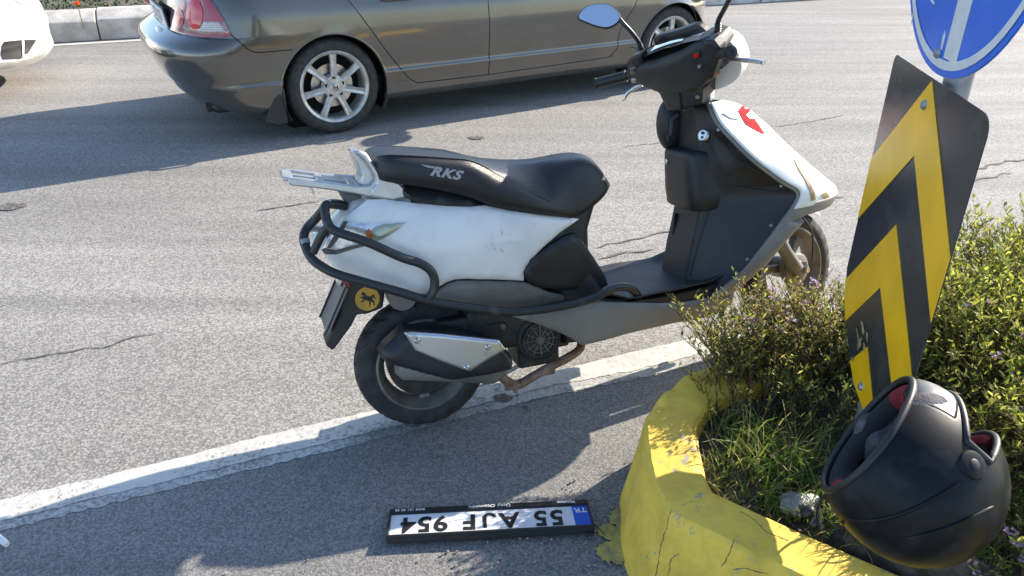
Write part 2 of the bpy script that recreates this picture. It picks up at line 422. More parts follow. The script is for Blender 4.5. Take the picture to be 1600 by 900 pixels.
M['spill'] = worn_paint('thin_yellow_paint_spill', (0.50, 0.40, 0.10), (0.16, 0.15, 0.13), 0.40, 0.56, 40)
M['film'] = mat('crumpled_clear_film', (0.42, 0.44, 0.42), 0.25, trans=0.6, bump=0.9, bscale=60)

# ---------------------------------------------------------------- ground, road, markings
from mathutils import noise as mnoise
def rnd(a, b): return random.uniform(a, b)
def sheet(name, pts, z, m, parent=None):
    mb = MB(); mb.add([(p[0], p[1], z) for p in pts], [tuple(range(len(pts)))])
    return build(name, mb, m, parent, smooth=0)
def ragged(pts, step, amp, freq):
    out = []
    for p in resample(pts, step, closed=False):
        k = mnoise.noise(Vector((p[0] * freq, p[1] * freq, 3.1))) + 0.6 * mnoise.noise(Vector((p[0] * freq * 3.3, p[1] * freq * 3.3, 7.7)))
        out.append((p[0], p[1] + amp * k))
    return out

mb = MB(); mb.add([(-300, -100, 0), (300, -100, 0), (300, 500, 0), (-300, 500, 0)], [(0, 1, 2, 3)])
road = structure(build('road', mb, M['road'], smooth=0))

up_px = [(-260, 838), (-120, 808), (0, 783), (150, 749), (300, 712), (375, 692), (480, 667), (600, 640), (760, 604), (900, 573), (1000, 549), (1110, 524), (1200, 501), (1330, 466), (1500, 417), (1700, 352)]
lo_px = [(-260, 884), (-120, 853), (0, 826), (150, 789), (285, 756), (400, 728), (520, 700), (600, 680), (760, 640), (850, 616), (985, 590), (1060, 572), (1110, 558), (1200, 533), (1330, 495), (1500, 443), (1700, 375)]
up_w = [gnd(*p)[:2] for p in up_px]
lo_w = [gnd(*p)[:2] for p in lo_px]
mid_w = [(np.array(a) * 0.45 + np.array(gnd(p[0], p[1] - 6)[:2]) * 0.55) for a, p in zip(lo_w, lo_px)]
far_pts = ragged(lo_w, 0.03, 0.004, 9)
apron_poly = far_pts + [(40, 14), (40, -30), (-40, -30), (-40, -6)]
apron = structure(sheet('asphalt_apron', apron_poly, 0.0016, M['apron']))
core_low = [gnd(p[0], p[1] - 9)[:2] for p in lo_px]
line = structure(sheet('edge_line', ragged(up_w, 0.012, 0.005, 26) + ragged(core_low, 0.012, 0.009, 24)[::-1], 0.0046, M['line']))
line2 = structure(sheet('worn_line_edge', ragged([gnd(p[0], p[1] - 17)[:2] for p in lo_px], 0.03, 0.001, 10) + ragged([gnd(p[0], p[1] + 5)[:2] for p in lo_px], 0.010, 0.009, 34)[::-1], 0.0031, M['line_worn']))

# cracks and tar joints of the road, each its own irregular strip
def crack(px, w, jit, gaps=0.0, seed=0):
    rs = random.Random(seed)
    P = resample([gnd(*p)[:2] for p in px], 0.025, closed=False)
    runs, cur = [], []
    for i, p in enumerate(P):
        t = mnoise.noise(Vector((p[0] * 2.2 + seed, p[1] * 2.2, seed * 1.7)))
        if gaps and t < gaps - 0.5:
            if len(cur) > 2: runs.append(cur)
            cur = []
            continue
        cur.append(p)
    if len(cur) > 2: runs.append(cur)
    mb = MB()
    for run in runs:
        L, Rr = [], []
        for i, p in enumerate(run):
            d = run[min(i + 1, len(run) - 1)] - run[max(i - 1, 0)]; d /= np.linalg.norm(d); nn = np.array([-d[1], d[0]])
            e = min(1.0, i / 2 + 0.15, (len(run) - 1 - i) / 2 + 0.15)
            c = p + nn * jit * mnoise.noise(Vector((p[0] * 13, p[1] * 13, seed)))
            ww = w * e * (0.55 + 0.9 * rs.random())
            L.append((*(c + nn * ww / 2), 0.0035)); Rr.append((*(c - nn * ww / 2), 0.0035))
        m = len(L)
        mb.add(L + Rr, [(k, k + 1, m + k + 1, m + k) for k in range(m - 1)])
    return build('crack', mb, M['tar'], road, smooth=0)
crack([(-60, 432), (60, 405), (200, 370), (330, 340), (500, 315), (620, 290)], 0.010, 0.012, 0.60, 1)
crack([(0, 572), (60, 558), (160, 542), (260, 517), (350, 495), (440, 478), (520, 462)], 0.006, 0.03, 0.66, 2)
crack([(0, 610), (110, 584), (250, 560), (330, 537), (400, 515), (480, 498), (560, 480)], 0.004, 0.03, 0.60, 3)
crack([(925, 387), (1000, 373), (1065, 357)], 0.010, 0.02, 0.3, 4)
crack([(935, 405), (1000, 393), (1062, 385)], 0.010, 0.02, 0.25, 5)
crack([(1290, 312), (1330, 305), (1400, 291), (1500, 270), (1560, 255), (1640, 246)], 0.016, 0.03, 0.3, 6)
crack([(1290, 335), (1350, 322), (1430, 305), (1520, 283), (1570, 272), (1640, 262)], 0.014, 0.03, 0.35, 7)
crack([(880, 245), (960, 232), (1040, 222)], 0.007, 0.02, 0.6, 8)
crack([(1200, 200), (1280, 188), (1360, 172)], 0.007, 0.02, 0.6, 9)

def splat(name, px, rx, ry, m, parent, seed, z=0.0045, label=None):
    c = gnd(*px); mb = MB(); n = 64
    pts = [(c[0] + rx * math.cos(a) * (1 + 0.45 * mnoise.noise(Vector((math.cos(a) * 2, math.sin(a) * 2, seed))) + 0.3 * mnoise.noise(Vector((math.cos(a) * 6, math.sin(a) * 6, seed)))), c[1] + ry * math.sin(a) * (1 + 0.45 * mnoise.noise(Vector((math.cos(a) * 2 + 5, math.sin(a) * 2, seed))) + 0.3 * mnoise.noise(Vector((math.cos(a) * 6 + 5, math.sin(a) * 6, seed)))), z) for a in [2 * math.pi * k / n for k in range(n)]]
    mb.add(pts, [tuple(range(n))])
    return build(name, mb, m, parent, smooth=0)
splat('tar_spot', (745, 216), 0.05, 0.035, M['tar'], road, 1)
splat('tar_spot', (15, 324), 0.07, 0.05, M['tar'], road, 2)
splat('oil_stain', (785, 623), 0.03, 0.022, M['tar'], line, 3, 0.0055)
splat('oil_stain', (820, 640), 0.012, 0.008, M['tar'], apron, 4, 0.0075)

# far kerb of separate stones, its white edge line, planted verge behind
kA, kB = gnd(90, 67)[:2], gnd(230, 59)[:2]
kd = (kB - kA) / np.linalg.norm(kB - kA); kn = np.array([-kd[1], kd[0]])
joint = gnd(157, 63)[:2]
kerb = structure(thing('far_kerb', 'x', 'x'))
del kerb['label'], kerb['category']
prof = [(0, 0), (0.015, 0.19), (0.03, 0.205), (0.15, 0.275), (0.17, 0.28), (0.30, 0.28), (0.30, 0.0)]
for k in range(-8, 16):
    a = joint + kd * (k * 1.0 + 0.006); b = joint + kd * ((k + 1) * 1.0 - 0.006)
    dz = rnd(-0.006, 0.006); dn = rnd(-0.008, 0.008)
    mb = MB(); rings = []
    for q in (a, b):
        rings.append([(q[0] + kn[0] * (o + dn), q[1] + kn[1] * (o + dn), max(0, z + (dz if z else 0))) for o, z in prof])
    mb.loft(rings)
    build('kerb_stone', mb, M['kerb_stone'], kerb, smooth=30, bevel=0.008)
fl = [joint + kd * k - kn * 0.20 for k in np.linspace(-8, 4, 120)]
fl2 = [joint + kd * k - kn * 0.09 for k in np.linspace(-8, 4, 120)]
structure(sheet('far_edge_line', [(p[0], p[1] + 0.012 * mnoise.noise(Vector((p[0] * 3, 0, 0)))) for p in fl] + [(p[0], p[1] + 0.012 * mnoise.noise(Vector((p[0] * 3, 9, 0)))) for p in fl2][::-1], 0.004, M['line']))
vg = [joint + kd * -60 + kn * 0.29, joint + kd * 60 + kn * 0.29, joint + kd * 60 + kn * 6, joint + kd * -60 + kn * 6]
structure(sheet('verge', vg, 0.22, M['verge']))

# ---------------------------------------------------------------- leaves
class Leaves:
    """many small folded leaves in one mesh, with material slots"""
    def __init__(self): self.v, self.f, self.mi = [], [], []
    def leaf(self, p, d, up, L, w, mi, fold=0.25):
        d = d.normalized(); side = d.cross(up)
        if side.length < 1e-4: side = d.cross(Vector((1, 0, 0)))
        side.normalize(); nn = side.cross(d)
        a = p; t = p + d * L; c = p + d * L * 0.45 - nn * w * fold
        l_, r_ = p + d * L * 0.5 + side * w / 2 + nn * w * fold * 0.5, p + d * L * 0.5 - side * w / 2 + nn * w * fold * 0.5
        o = len(self.v)
        self.v += [a[:], l_[:], t[:], r_[:]]
        self.f += [(o, o + 1, o + 2), (o, o + 2, o + 3)]
        self.mi += [mi, mi]
    def blade(self, p, d, L, w, droop, mi, seg=4):
        side = Vector((-d.y, d.x, 0)).normalized() if (d.x or d.y) else Vector((1, 0, 0))
        a = rnd(0, 6.28); side = Vector((math.cos(a), math.sin(a), 0))
        o = len(self.v); q = Vector(p); dd = d.normalized()
        for k in range(seg + 1):
            ww = w * (1 - (k / seg) ** 1.6) * 0.5 + 0.0003
            self.v += [(q - side * ww)[:], (q + side * ww)[:]]
            q = q + dd * (L / seg); dd = (dd + Vector((dd.x * 0.3, dd.y * 0.3, -droop))).normalized()
        for k in range(seg):
            self.f.append((o + 2 * k, o + 2 * k + 1, o + 2 * k + 3, o + 2 * k + 2)); self.mi.append(mi)
    def make(self, name, mats, parent=None):
        me = bpy.data.meshes.new(name)
        me.from_pydata(self.v, [], self.f)
        for m in mats: me.materials.append(m)
        me.polygons.foreach_set('material_index', self.mi)
        o = bpy.data.objects.new(name, me); C.objects.link(o)
        if parent: o.parent = parent
        return o

def shrub(name, label, base, rx, ry, H, stems, seed, mix=(0.6, 0.3, 0.1), leafL=0.016, flowers=0, lean=(0, 0), group=None, density=1.0, dry_top=0.0, tilt=0.75):
    """a woody plant: arching stems with side twigs, paired small leaves all along them"""
    global random
    rs = random.Random(seed)
    root = thing(name, label, 'shrub', Matrix.Translation(Vector(base)), group)
    lv, st, fl = Leaves(), MB(), Leaves()
    def twig(p, d, L, r, depth):
        n = max(4, int(L / 0.016)); path = [p.copy()]; q = p.copy(); dd = d.normalized()
        bend = Vector((rs.uniform(-1, 1), rs.uniform(-1, 1), rs.uniform(-0.2, 0.6))) * 0.05
        for i in range(n):
            dd = (dd + bend + Vector((0, 0, 0.03)) + Vector((rs.uniform(-1, 1), rs.uniform(-1, 1), rs.uniform(-1, 1))) * 0.07).normalized()
            q = q + dd * (L / n); path.append(q.copy())
            f = i / n
            if f > (0.10 if depth else 0.07):
                for sgn in (0, 1):
                    if rs.random() > 0.86 * density: continue
                    a = rs.uniform(0, 6.28)
                    out = Vector((math.cos(a), math.sin(a), rs.uniform(0.0, 0.9)))
                    top = q.z / H
                    x = rs.random()
                    if top > 0.72 and rs.random() < dry_top: mi = 2
                    else: mi = 0 if x < mix[0] else (1 if x < mix[0] + mix[1] else 2)
                    if top > 0.75 and mi == 0 and rs.random() < 0.5: mi = 1
                    ll = leafL * rs.uniform(0.45, 1.5) * (0.75 if mi == 2 else 1)
                    lv.leaf(q, out + dd * 0.5, Vector((rs.uniform(-0.6, 0.6), rs.uniform(-0.6, 0.6), 1)), ll, ll * rs.uniform(0.27, 0.42), mi)
            if depth < 2 and f > 0.15 and rs.random() < (0.42 if depth == 0 else 0.22):
                a = rs.uniform(0, 6.28)
                twig(q, dd + Vector((math.cos(a), math.sin(a), rs.uniform(0.1, 0.7))) * 0.9, L * (1 - f) * rs.uniform(0.45, 0.8) + 0.03, r * 0.6, depth + 1)
        st.tube(path, [r * (1 - 0.75 * i / n) for i in range(n + 1)], n=4)
        if flowers and rs.random() < flowers:
            c = q; fl = Leaves()
            for k in range(9):
                o = Vector((rs.uniform(-1, 1), rs.uniform(-1, 1), rs.uniform(-0.6, 1))) * 0.009
                for j in range(4):
                    a = j * 1.57 + k
                    fl.leaf(c + o, Vector((math.cos(a), math.sin(a), 0.5)), Vector((0, 0, 1)), 0.0055, 0.004, 0)
            fl.make('flower', [M['petal']], root)
    for s in range(stems):
        a = rs.uniform(0, 6.283); rr = math.sqrt(rs.random())
        p = Vector((math.cos(a) * rr * rx * 0.62, math.sin(a) * rr * ry * 0.62, 0))
        out = Vector((math.cos(a) * rr * rx, math.sin(a) * rr * ry, 0)) / max(rx, ry)
        d = Vector((out.x * tilt + lean[0], out.y * tilt + lean[1], 1.0)) + Vector((rs.uniform(-1, 1), rs.uniform(-1, 1), 0)) * 0.22
        twig(p, d, H * rs.uniform(0.62, 1.08) * (1.0 - 0.25 * rr), 0.0028, 0)
    stuff(lv.make('foliage', [M['leaf'], M['leaf_bright'], M['leaf_dry']], root))
    stuff(build('stem', st, M['wood_stem'], root, smooth=60, recalc=False))
    return root

# ---------------------------------------------------------------- planter island: painted kerb, soil, plants
KH = 0.25
sharp = (0.340, 1.226)
run1 = spline([(2.4, -0.10), (1.6, 0.33), (1.0, 0.755), (0.62, 1.015), sharp], 8)
run2 = spline([sharp, (0.325, 1.33), (0.334, 1.448), (0.352, 1.555), (0.43, 1.68), (0.554, 1.775), (0.85, 1.93), (1.25, 2.07), (1.9, 2.24), (2.6, 2.35), (3.3, 2.2), (3.6, 1.6), (3.3, 0.5), (2.4, -0.10)], 8)
outer = [np.array(p) for p in run1[:-1] + run2[:-1]]
outer = resample(outer, 0.012)
def offset(poly, d):
    n = len(poly); out = []
    for i in range(n):
        t = poly[(i + 2) % n] - poly[i - 2]; t /= np.linalg.norm(t); nn = np.array([t[1], -t[0]])   # outward for a clockwise run
        out.append(poly[i] + nn * d)
    return out
area = sum(a[0] * b[1] - b[0] * a[1] for a, b in zip(outer, outer[1:] + outer[:1]))
SG = 1 if area > 0 else -1
prof = [(0.060, -0.01), (0.050, 0.03), (0.042, 0.075), (0.034, 0.12), (0.026, 0.165), (0.017, 0.21), (0.012, 0.238), (0.009, 0.252), (0.001, 0.259), (-0.012, 0.260), (-0.030, 0.260), (-0.055, 0.260), (-0.08, 0.259), (-0.104, 0.257), (-0.114, 0.250), (-0.120, 0.22), (-0.124, 0.14)]
rings = []
for o, z in prof:
    ring = []
    for p in offset(outer, o * SG):
        v = Vector((p[0], p[1], z))
        k = mnoise.noise(v * 6) * 0.010 + mnoise.noise(v * 20) * 0.0045 + mnoise.noise(v * 48) * 0.0030
        chip = max(0, mnoise.noise(v * 15 + Vector((3, 3, 3))) - 0.32) * 0.016 if -0.03 < o < 0.02 else 0
        cen = np.array([1.7, 1.5]); dv = np.array([p[0], p[1]]) - cen; dv /= np.linalg.norm(dv)
        ring.append((p[0] + dv[0] * (k * 0.8 - chip), p[1] + dv[1] * (k * 0.8 - chip), z + (k * 0.8 - chip if z > 0.2 else 0)))
    rings.append(ring)
mb = MB(); n = len(outer); vs = [p for r in rings for p in r]; fs = []
for i in range(len(rings) - 1):
    for j in range(n): fs.append((i * n + j, i * n + (j + 1) % n, (i + 1) * n + (j + 1) % n, (i + 1) * n + j))
mb.add(vs, fs)
pk = build('planter_kerb', mb, M['kerb_yellow'], smooth=27)
tag(pk, 'thick yellow painted concrete kerb with cracks around the planting bed', 'kerb')
# hairline cracks of the paint on its faces
def kerb_crack(px_list, face_z):
    mb = MB()
    bv = BVHTree.FromPolygons([v.co for v in pk.data.vertices], [p.vertices[:] for p in pk.data.polygons])
    pts = []
    for p in spline(px_list, 8):
        d = Vector(ray(p[0] + 2.2 * mnoise.noise(Vector((p[0] * .2, p[1] * .2, 1))), p[1])).normalized()
        h = bv.ray_cast(Vector(CAMP), d)
        if h[0] is not None: pts.append(h[0] + h[1] * (0.0004 if h[1].dot(d) < 0 else -0.0004))
    if len(pts) > 3:
        mb.tube(pts, [rnd(0.0003, 0.0011) for _ in pts], n=5)
        build('paint_crack', mb, M['tar'], pk, smooth=60, recalc=False)
kerb_crack([(1048, 795), (1040, 830), (1032, 855), (1028, 880), (1024, 905)], 0)
kerb_crack([(1062, 865), (1050, 872), (1046, 890), (1044, 905)], 0)
kerb_crack([(1148, 843), (1138, 868), (1128, 885)], 0)
kerb_crack([(1158, 800), (1178, 812), (1196, 830), (1215, 838), (1232, 845)], 0)
kerb_crack([(1145, 890), (1165, 888), (1182, 893), (1200, 896)], 0)
for i, (q, rr) in enumerate(zip([(975, 812), (966, 838), (983, 858), (948, 832), (958, 866)], [0.03, 0.025, 0.03, 0.018, 0.03])):
    c = splat('paint_spill', q, rr * 1.3, rr * 1.2, M['spill'], pk, 20 + i, 0.0075 + i * 0.0004)

inner = offset(outer, -0.117 * SG)
inner_poly = [p for p in inner[::3]]
def in_poly(p, poly):
    x, y = p; c = False; n = len(poly); j = n - 1
    for i in range(n):
        if (poly[i][1] > y) != (poly[j][1] > y) and x < (poly[j][0] - poly[i][0]) * (y - poly[i][1]) / (poly[j][1] - poly[i][1]) + poly[i][0]: c = not c
        j = i
    return c
OUT_A = np.array(outer); OUT_B = np.roll(OUT_A, -1, axis=0) - OUT_A; OUT_L = (OUT_B ** 2).sum(1) + 1e-12
def kerb_dist(x, y):
    p = np.array((x, y)); t = np.clip(((p - OUT_A) * OUT_B).sum(1) / OUT_L, 0, 1)
    return math.sqrt(((p - OUT_A - OUT_B * t[:, None]) ** 2).sum(1).min())
def soil_z(x, y):
    m = 0.125 * math.exp(-((x - 0.79) ** 2 + (y - 1.06) ** 2) / 0.026)
    if m > 0.003: m *= max(0.0, min(1.0, (kerb_dist(x, y) - 0.115) / 0.05))
    return 0.215 + m + 0.018 * mnoise.noise(Vector((x * 5, y * 5, 0))) + 0.008 * mnoise.noise(Vector((x * 22, y * 22, 4)))
mb = MB(); g = 0.025; cells = {}
xs = np.arange(0.25, 3.7, g); ys = np.arange(-0.2, 3.0, g)
soil_poly = [tuple(p) for p in offset(outer, -0.045 * SG)[::4]]
for x in xs:
    for y in ys:
        if in_poly((x, y), soil_poly): cells[(round(x / g), round(y / g))] = len(mb.v); mb.v.append((x, y, soil_z(x, y)))
for (i, j), a in list(cells.items()):
    q = [cells.get((i + 1, j)), cells.get((i + 1, j + 1)), cells.get((i, j + 1))]
    if None not in q: mb.f.append((a, q[0], q[1], q[2]))
structure(build('soil', mb, M['soil'], smooth=60))

def P3(px, py, z=0.19):
    q = gnd(px, py, z); return (q[0], q[1], soil_z(q[0], q[1]))
shrub('flowering_shrub', 'low twiggy shrub with dry reddish tips hanging over the yellow kerb beside the scooter wheel', (0.735, 1.765, 0.2), 0.25, 0.11, 0.30, 110, 11, mix=(0.34, 0.30, 0.36), leafL=0.0158, dry_top=0.58, lean=(-0.16, 0.07), flowers=0.012)
shrub('sparse_shrub', 'sparse small twiggy plant inside the lit corner of the yellow kerb', (0.60, 1.64, 0.2), 0.13, 0.11, 0.17, 30, 19, mix=(0.6, 0.25, 0.15), leafL=0.0135, density=0.75, lean=(-0.12, 0.0))
shrub('low_shrub', 'dark low shrub between the twiggy bush and the lower end of the chevron sign', P3(1290, 680), 0.15, 0.12, 0.11, 40, 12, mix=(0.8, 0.12, 0.08), leafL=0.0145, flowers=0.01)
shrub('back_shrub', 'pale green shrub against the far kerb between the scooter wheel and the chevron sign', (1.02, 1.84, 0.19), 0.20, 0.13, 0.27, 70, 17, mix=(0.45, 0.33, 0.22), leafL=0.015, dry_top=0.4, lean=(0.0, 0.12))
shrub('bright_shrub', 'broad yellow green shrub growing right of the chevron sign', (1.24, 1.72, 0.19), 0.34, 0.30, 0.40, 120, 13, mix=(0.35, 0.57, 0.08), leafL=0.019, flowers=0.01)
shrub('tall_shrub', 'taller feathery shrub at the far right beyond the chevron sign', (1.62, 1.98, 0.19), 0.36, 0.24, 0.48, 105, 14, mix=(0.38, 0.52, 0.10), leafL=0.019, lean=(0, 0.05))
shrub('lilac_shrub', 'small shrub with lilac flowers right of the black helmet', (1.04, 1.09, 0.20), 0.19, 0.20, 0.14, 70, 15, mix=(0.6, 0.32, 0.08), leafL=0.014, flowers=0.12)
shrub('edge_shrub', 'green shrub at the right edge of the photo behind the lilac flowers', (1.36, 1.38, 0.19), 0.34, 0.34, 0.44, 110, 16, mix=(0.45, 0.49, 0.06), leafL=0.0165, flowers=0.012)  # raised and widened past the frame edge to shade the kerb front

gr = Leaves()
rs = random.Random(5)
def tuft(px, py, n, L, spread):
    b = P3(px, py)
    for k in range(n):
        a = rs.uniform(0, 6.28); r = spread * math.sqrt(rs.random())
        x, y = b[0] + r * math.cos(a), b[1] + r * math.sin(a)
        d = Vector((rs.uniform(-0.55, 0.55), rs.uniform(-0.55, 0.55), 1))
        gr.blade((x, y, soil_z(x, y) - 0.005), d, L * rs.uniform(0.5, 1.2), rs.uniform(0.003, 0.0055), rs.uniform(0.05, 0.42), 0)
for (px, py, n, L) in [(1130, 690, 40, 0.10), (1128, 745, 30, 0.09), (1165, 730, 60, 0.13), (1190, 770, 60, 0.12), (1225, 745, 70, 0.15), (1250, 780, 60, 0.13), (1210, 815, 40, 0.09), (1270, 825, 50, 0.09), (1300, 855, 40, 0.08), (1180, 700, 40, 0.11), (1280, 740, 40, 0.12), (1150, 790, 24, 0.06), (1340, 700, 30, 0.12), (1320, 780, 40, 0.1), (1330, 850, 50, 0.06), (1380, 880, 60, 0.06), (1560, 860, 60, 0.08), (1530, 890, 60, 0.07), (1590, 830, 60, 0.09), (1480, 900, 50, 0.06), (1430, 895, 50, 0.05)]:
    tuft(px, py, n, L, 0.05)
grass_poly = [tuple(p) for p in offset(outer, -0.125 * SG)[::4]]
for k in range(2600):
    x, y = rs.uniform(0.45, 1.3), rs.uniform(0.9, 1.9)
    if in_poly((x, y), grass_poly):
        gr.blade((x, y, soil_z(x, y) - 0.004), Vector((rs.uniform(-0.8, 0.8), rs.uniform(-0.8, 0.8), 1)), rs.uniform(0.02, 0.06), 0.003, 0.2, 0, 2)
stuff(gr.make('grass', [M['grass']]))
lt = Leaves()
for k in range(700):
    x, y = rs.uniform(0.45, 1.3), rs.uniform(0.9, 1.9)
    if in_poly((x, y), grass_poly):
        lt.leaf(Vector((x, y, soil_z(x, y) + 0.003)), Vector((rs.uniform(-1, 1), rs.uniform(-1, 1), rs.uniform(-0.1, 0.3))), Vector((rs.uniform(-0.4, 0.4), rs.uniform(-0.4, 0.4), 1)), rs.uniform(0.008, 0.02), rs.uniform(0.004, 0.008), 0)
stuff(lt.make('leaf_litter', [M['leaf_dry']]))

# planted verge behind the far kerb
hd = Leaves(); fo = Leaves()
for k in range(9000):
    s = rs.uniform(-7, 14); o = 0.38 + abs(rs.gauss(0, 1)) * 0.45
    h = 0.22 + rs.random() * 0.34 * (0.75 + 0.25 * math.sin(s * 2.3))
    p = joint + kd * s + kn * o
    hd.leaf(Vector((p[0], p[1], h)), Vector((rs.uniform(-1, 1), rs.uniform(-1, 1), rs.uniform(-0.2, 1))), Vector((rs.uniform(-1, 1), rs.uniform(-1, 1), 1)), rs.uniform(0.035, 0.07), rs.uniform(0.018, 0.03), 0)
tag(hd.make('hedge', [M['hedge']]), 'dark green ground planting behind the far pale kerb', 'hedge')
c = gnd(121, 6, 0.42); cc = Vector(c)
for k in range(26):
    a = rs.uniform(0, 6.28)
    fo.leaf(cc + Vector((rs.uniform(-1, 1), rs.uniform(-1, 1), rs.uniform(-1, 1))) * 0.008, Vector((math.cos(a), math.sin(a) , rs.uniform(-0.2, 0.9))), Vector((0, 0, 1)), 0.045, 0.026, 0)
fw = thing('flower', 'single orange blossom in the planting behind the far kerb', 'flower', Matrix.Translation(Vector((0, 0, 0))))
fo.make('petal', [M['petal_orange']], fw)
mb = MB(); mb.tube([(cc.x, cc.y, 0.2), (cc.x, cc.y, cc.z)], 0.004, 5); build('stem', mb, M['leaf'], fw)

# ---------------------------------------------------------------- scooter
o_ = gnd(668, 656)
SF = Frame((o_[0], o_[1], 0), 19, 11)
scooter = thing('scooter', 'white scooter with black seat leaning on its stand at the road edge', 'scooter', SF.matrix())
def L3(s, t, u): return Vector((s, -t, u))               # s forward, t right, u up -> local axes

def poly_dist(pts, poly):
    P = np.array(pts); A = np.array(poly); B = np.roll(A, -1, axis=0)
    AB = B - A; L2 = (AB ** 2).sum(1) + 1e-12
    t = np.clip(((P[:, None, :] - A[None]) * AB[None]).sum(2) / L2[None], 0, 1)
    pr = A[None] + AB[None] * t[..., None]
    return np.sqrt(((P[:, None, :] - pr) ** 2).sum(2)).min(1)

def panel_mesh(mb, outline, W, thick=0.02, grid=0.012, roll=0.010, sign=1, fn=None):
    """a formed shell panel: outline in (s, u), lying on the surface t = W(s, u), rounded edges, turned-in rim"""
    fn = fn or L3
    B = resample(outline, grid * 0.8)
    mn, mx = np.min(B, 0), np.max(B, 0)
    pts = []
    G = [(x, y) for x in np.arange(mn[0] + grid * 0.4, mx[0], grid) for y in np.arange(mn[1] + grid * 0.4, mx[1], grid)]
    poly = [tuple(b) for b in B]
    G = [p for p in G if in_poly(p, poly)]
    if G:
        d = poly_dist(G, B); G = [p for p, q in zip(G, d) if q > grid * 0.45]
    # extra rows close to the edge so that the roll is smooth
    extra = []
    nb = len(B)
    ar = sum(a[0] * b[1] - b[0] * a[1] for a, b in zip(B, B[1:] + B[:1])); sg = 1 if ar > 0 else -1
    allp = [Vector(b) for b in B] + [Vector(p) for p in G]
    edges = [(i, (i + 1) % nb) for i in range(nb)]
    vs, es, fs, *_ = delaunay_2d_cdt(allp, edges, [], 1, 1e-5)
    P = [(v.x, v.y) for v in vs]
    d = poly_dist(P, B)
    o = len(mb.v); out = []
    for p, q in zip(P, d):
        x = min(1.0, q / roll) if roll > 0 else 1.0
        t = W(p[0], p[1]) - roll * (1 - math.sqrt(max(0, 1 - (1 - x) ** 2)))
        out.append(fn(p[0], sign * t, p[1]))
    mb.add(out, [tuple(f) for f in fs])
    rim = [fn(b[0], sign * (W(b[0], b[1]) - roll), b[1]) for b in B]
    back = [fn(b[0], sign * (W(b[0], b[1]) - roll - thick), b[1]) for b in B]
    mb.add(rim + back, [(i, (i + 1) % nb, nb + (i + 1) % nb, nb + i) for i in range(nb)])
    return mb

def panel(name, px, W, m, parent, off=0.0, mirror=True, thick=0.02, grid=0.012, roll=0.010, smooth_n=0, su=None):
    pts = [SF.invW(x, y, W, off) for x, y in px] if su is None else su
    if smooth_n: pts = [tuple(p) for p in spline(pts, smooth_n, True)]
    Wo = lambda s, u: W(s, u) + off
    r = []
    for sg in ((1, -1) if mirror else (1,)):
        mb = panel_mesh(MB(), pts, Wo, thick, grid, roll, sg)
        r.append(build(name, mb, m, parent, smooth=50))
    return r

def interp(x, tab):
    if x <= tab[0][0]: return tab[0][1]
    for (a, va), (b, vb) in zip(tab, tab[1:]):
        if x <= b:
            k = (x - a) / (b - a); k = k * k * (3 - 2 * k) * 0.5 + k * 0.5
            return va + (vb - va) * k
    return tab[-1][1]
WT = [(-0.30, 0.030), (-0.25, 0.052), (-0.2, 0.086), (-0.1, 0.124), (0.0, 0.144), (0.15, 0.150), (0.3, 0.143), (0.42, 0.120), (0.52, 0.095), (0.62, 0.08)]
UM = [(-0.3, 0.60), (-0.1, 0.565), (0.1, 0.53), (0.3, 0.51), (0.5, 0.49)]
def W(s, u):
    q = max(-1.35, min(1.35, (u - interp(s, UM)) / 0.17))
    if q > 0: return interp(s, WT) * (1 - 0.15 * q * q - 0.20 * q ** 4) + 0.004
    return interp(s, WT) * (1 - 0.13 * q * q - 0.10 * q ** 4) + 0.004

def bvh_of(ob):
    return BVHTree.FromPolygons([v.co for v in ob.data.vertices], [p.vertices[:] for p in ob.data.polygons])
def text_mesh(txt, size, extrude=0.0, shear=0.0, bold=0.0, spacing=1.0, xs=1.0):
    cu = bpy.data.curves.new('lettering', 'FONT'); cu.body = txt; cu.size = size; cu.align_x = 'CENTER'; cu.align_y = 'CENTER'
    cu.shear = shear; cu.offset = bold; cu.extrude = extrude; cu.space_character = spacing; cu.resolution_u = 4
    ob = bpy.data.objects.new('lettering', cu); C.objects.link(ob)
    dg = bpy.context.evaluated_depsgraph_get()
    me = bpy.data.meshes.new_from_object(ob.evaluated_get(dg))
    bpy.data.objects.remove(ob)
    v = [(p.co.x * xs, p.co.y, p.co.z) for p in me.vertices]; f = [tuple(p.vertices) for p in me.polygons]
    return v, f
def subdiv(v, f, cuts=2):
    me = bpy.data.meshes.new('temp'); me.from_pydata(v, [], f); bm = bmesh.new(); bm.from_mesh(me)
    bmesh.ops.triangulate(bm, faces=bm.faces)
    bmesh.ops.subdivide_edges(bm, edges=bm.edges, cuts=cuts)
    v = [p.co[:] for p in bm.verts]; f = [tuple(x.index for x in fc.verts) for fc in bm.faces]; bm.free(); bpy.data.meshes.remove(me)
    return v, f
def side_decal(name, v2, f, target, m, parent, off=0.0012):
    """flat print given in (s, u), laid onto the right side of target"""
    bv = bvh_of(target); out = []
    for s, u in v2:
        h = bv.ray_cast(L3(s, 0.6, u), L3(0, -1, 0))
        y = h[0].y - off if h[0] is not None else -0.14
        out.append((s, y, u))
    me = bpy.data.meshes.new(name); me.from_pydata(out, [], f)
    return link_mesh(name, me, m, parent)
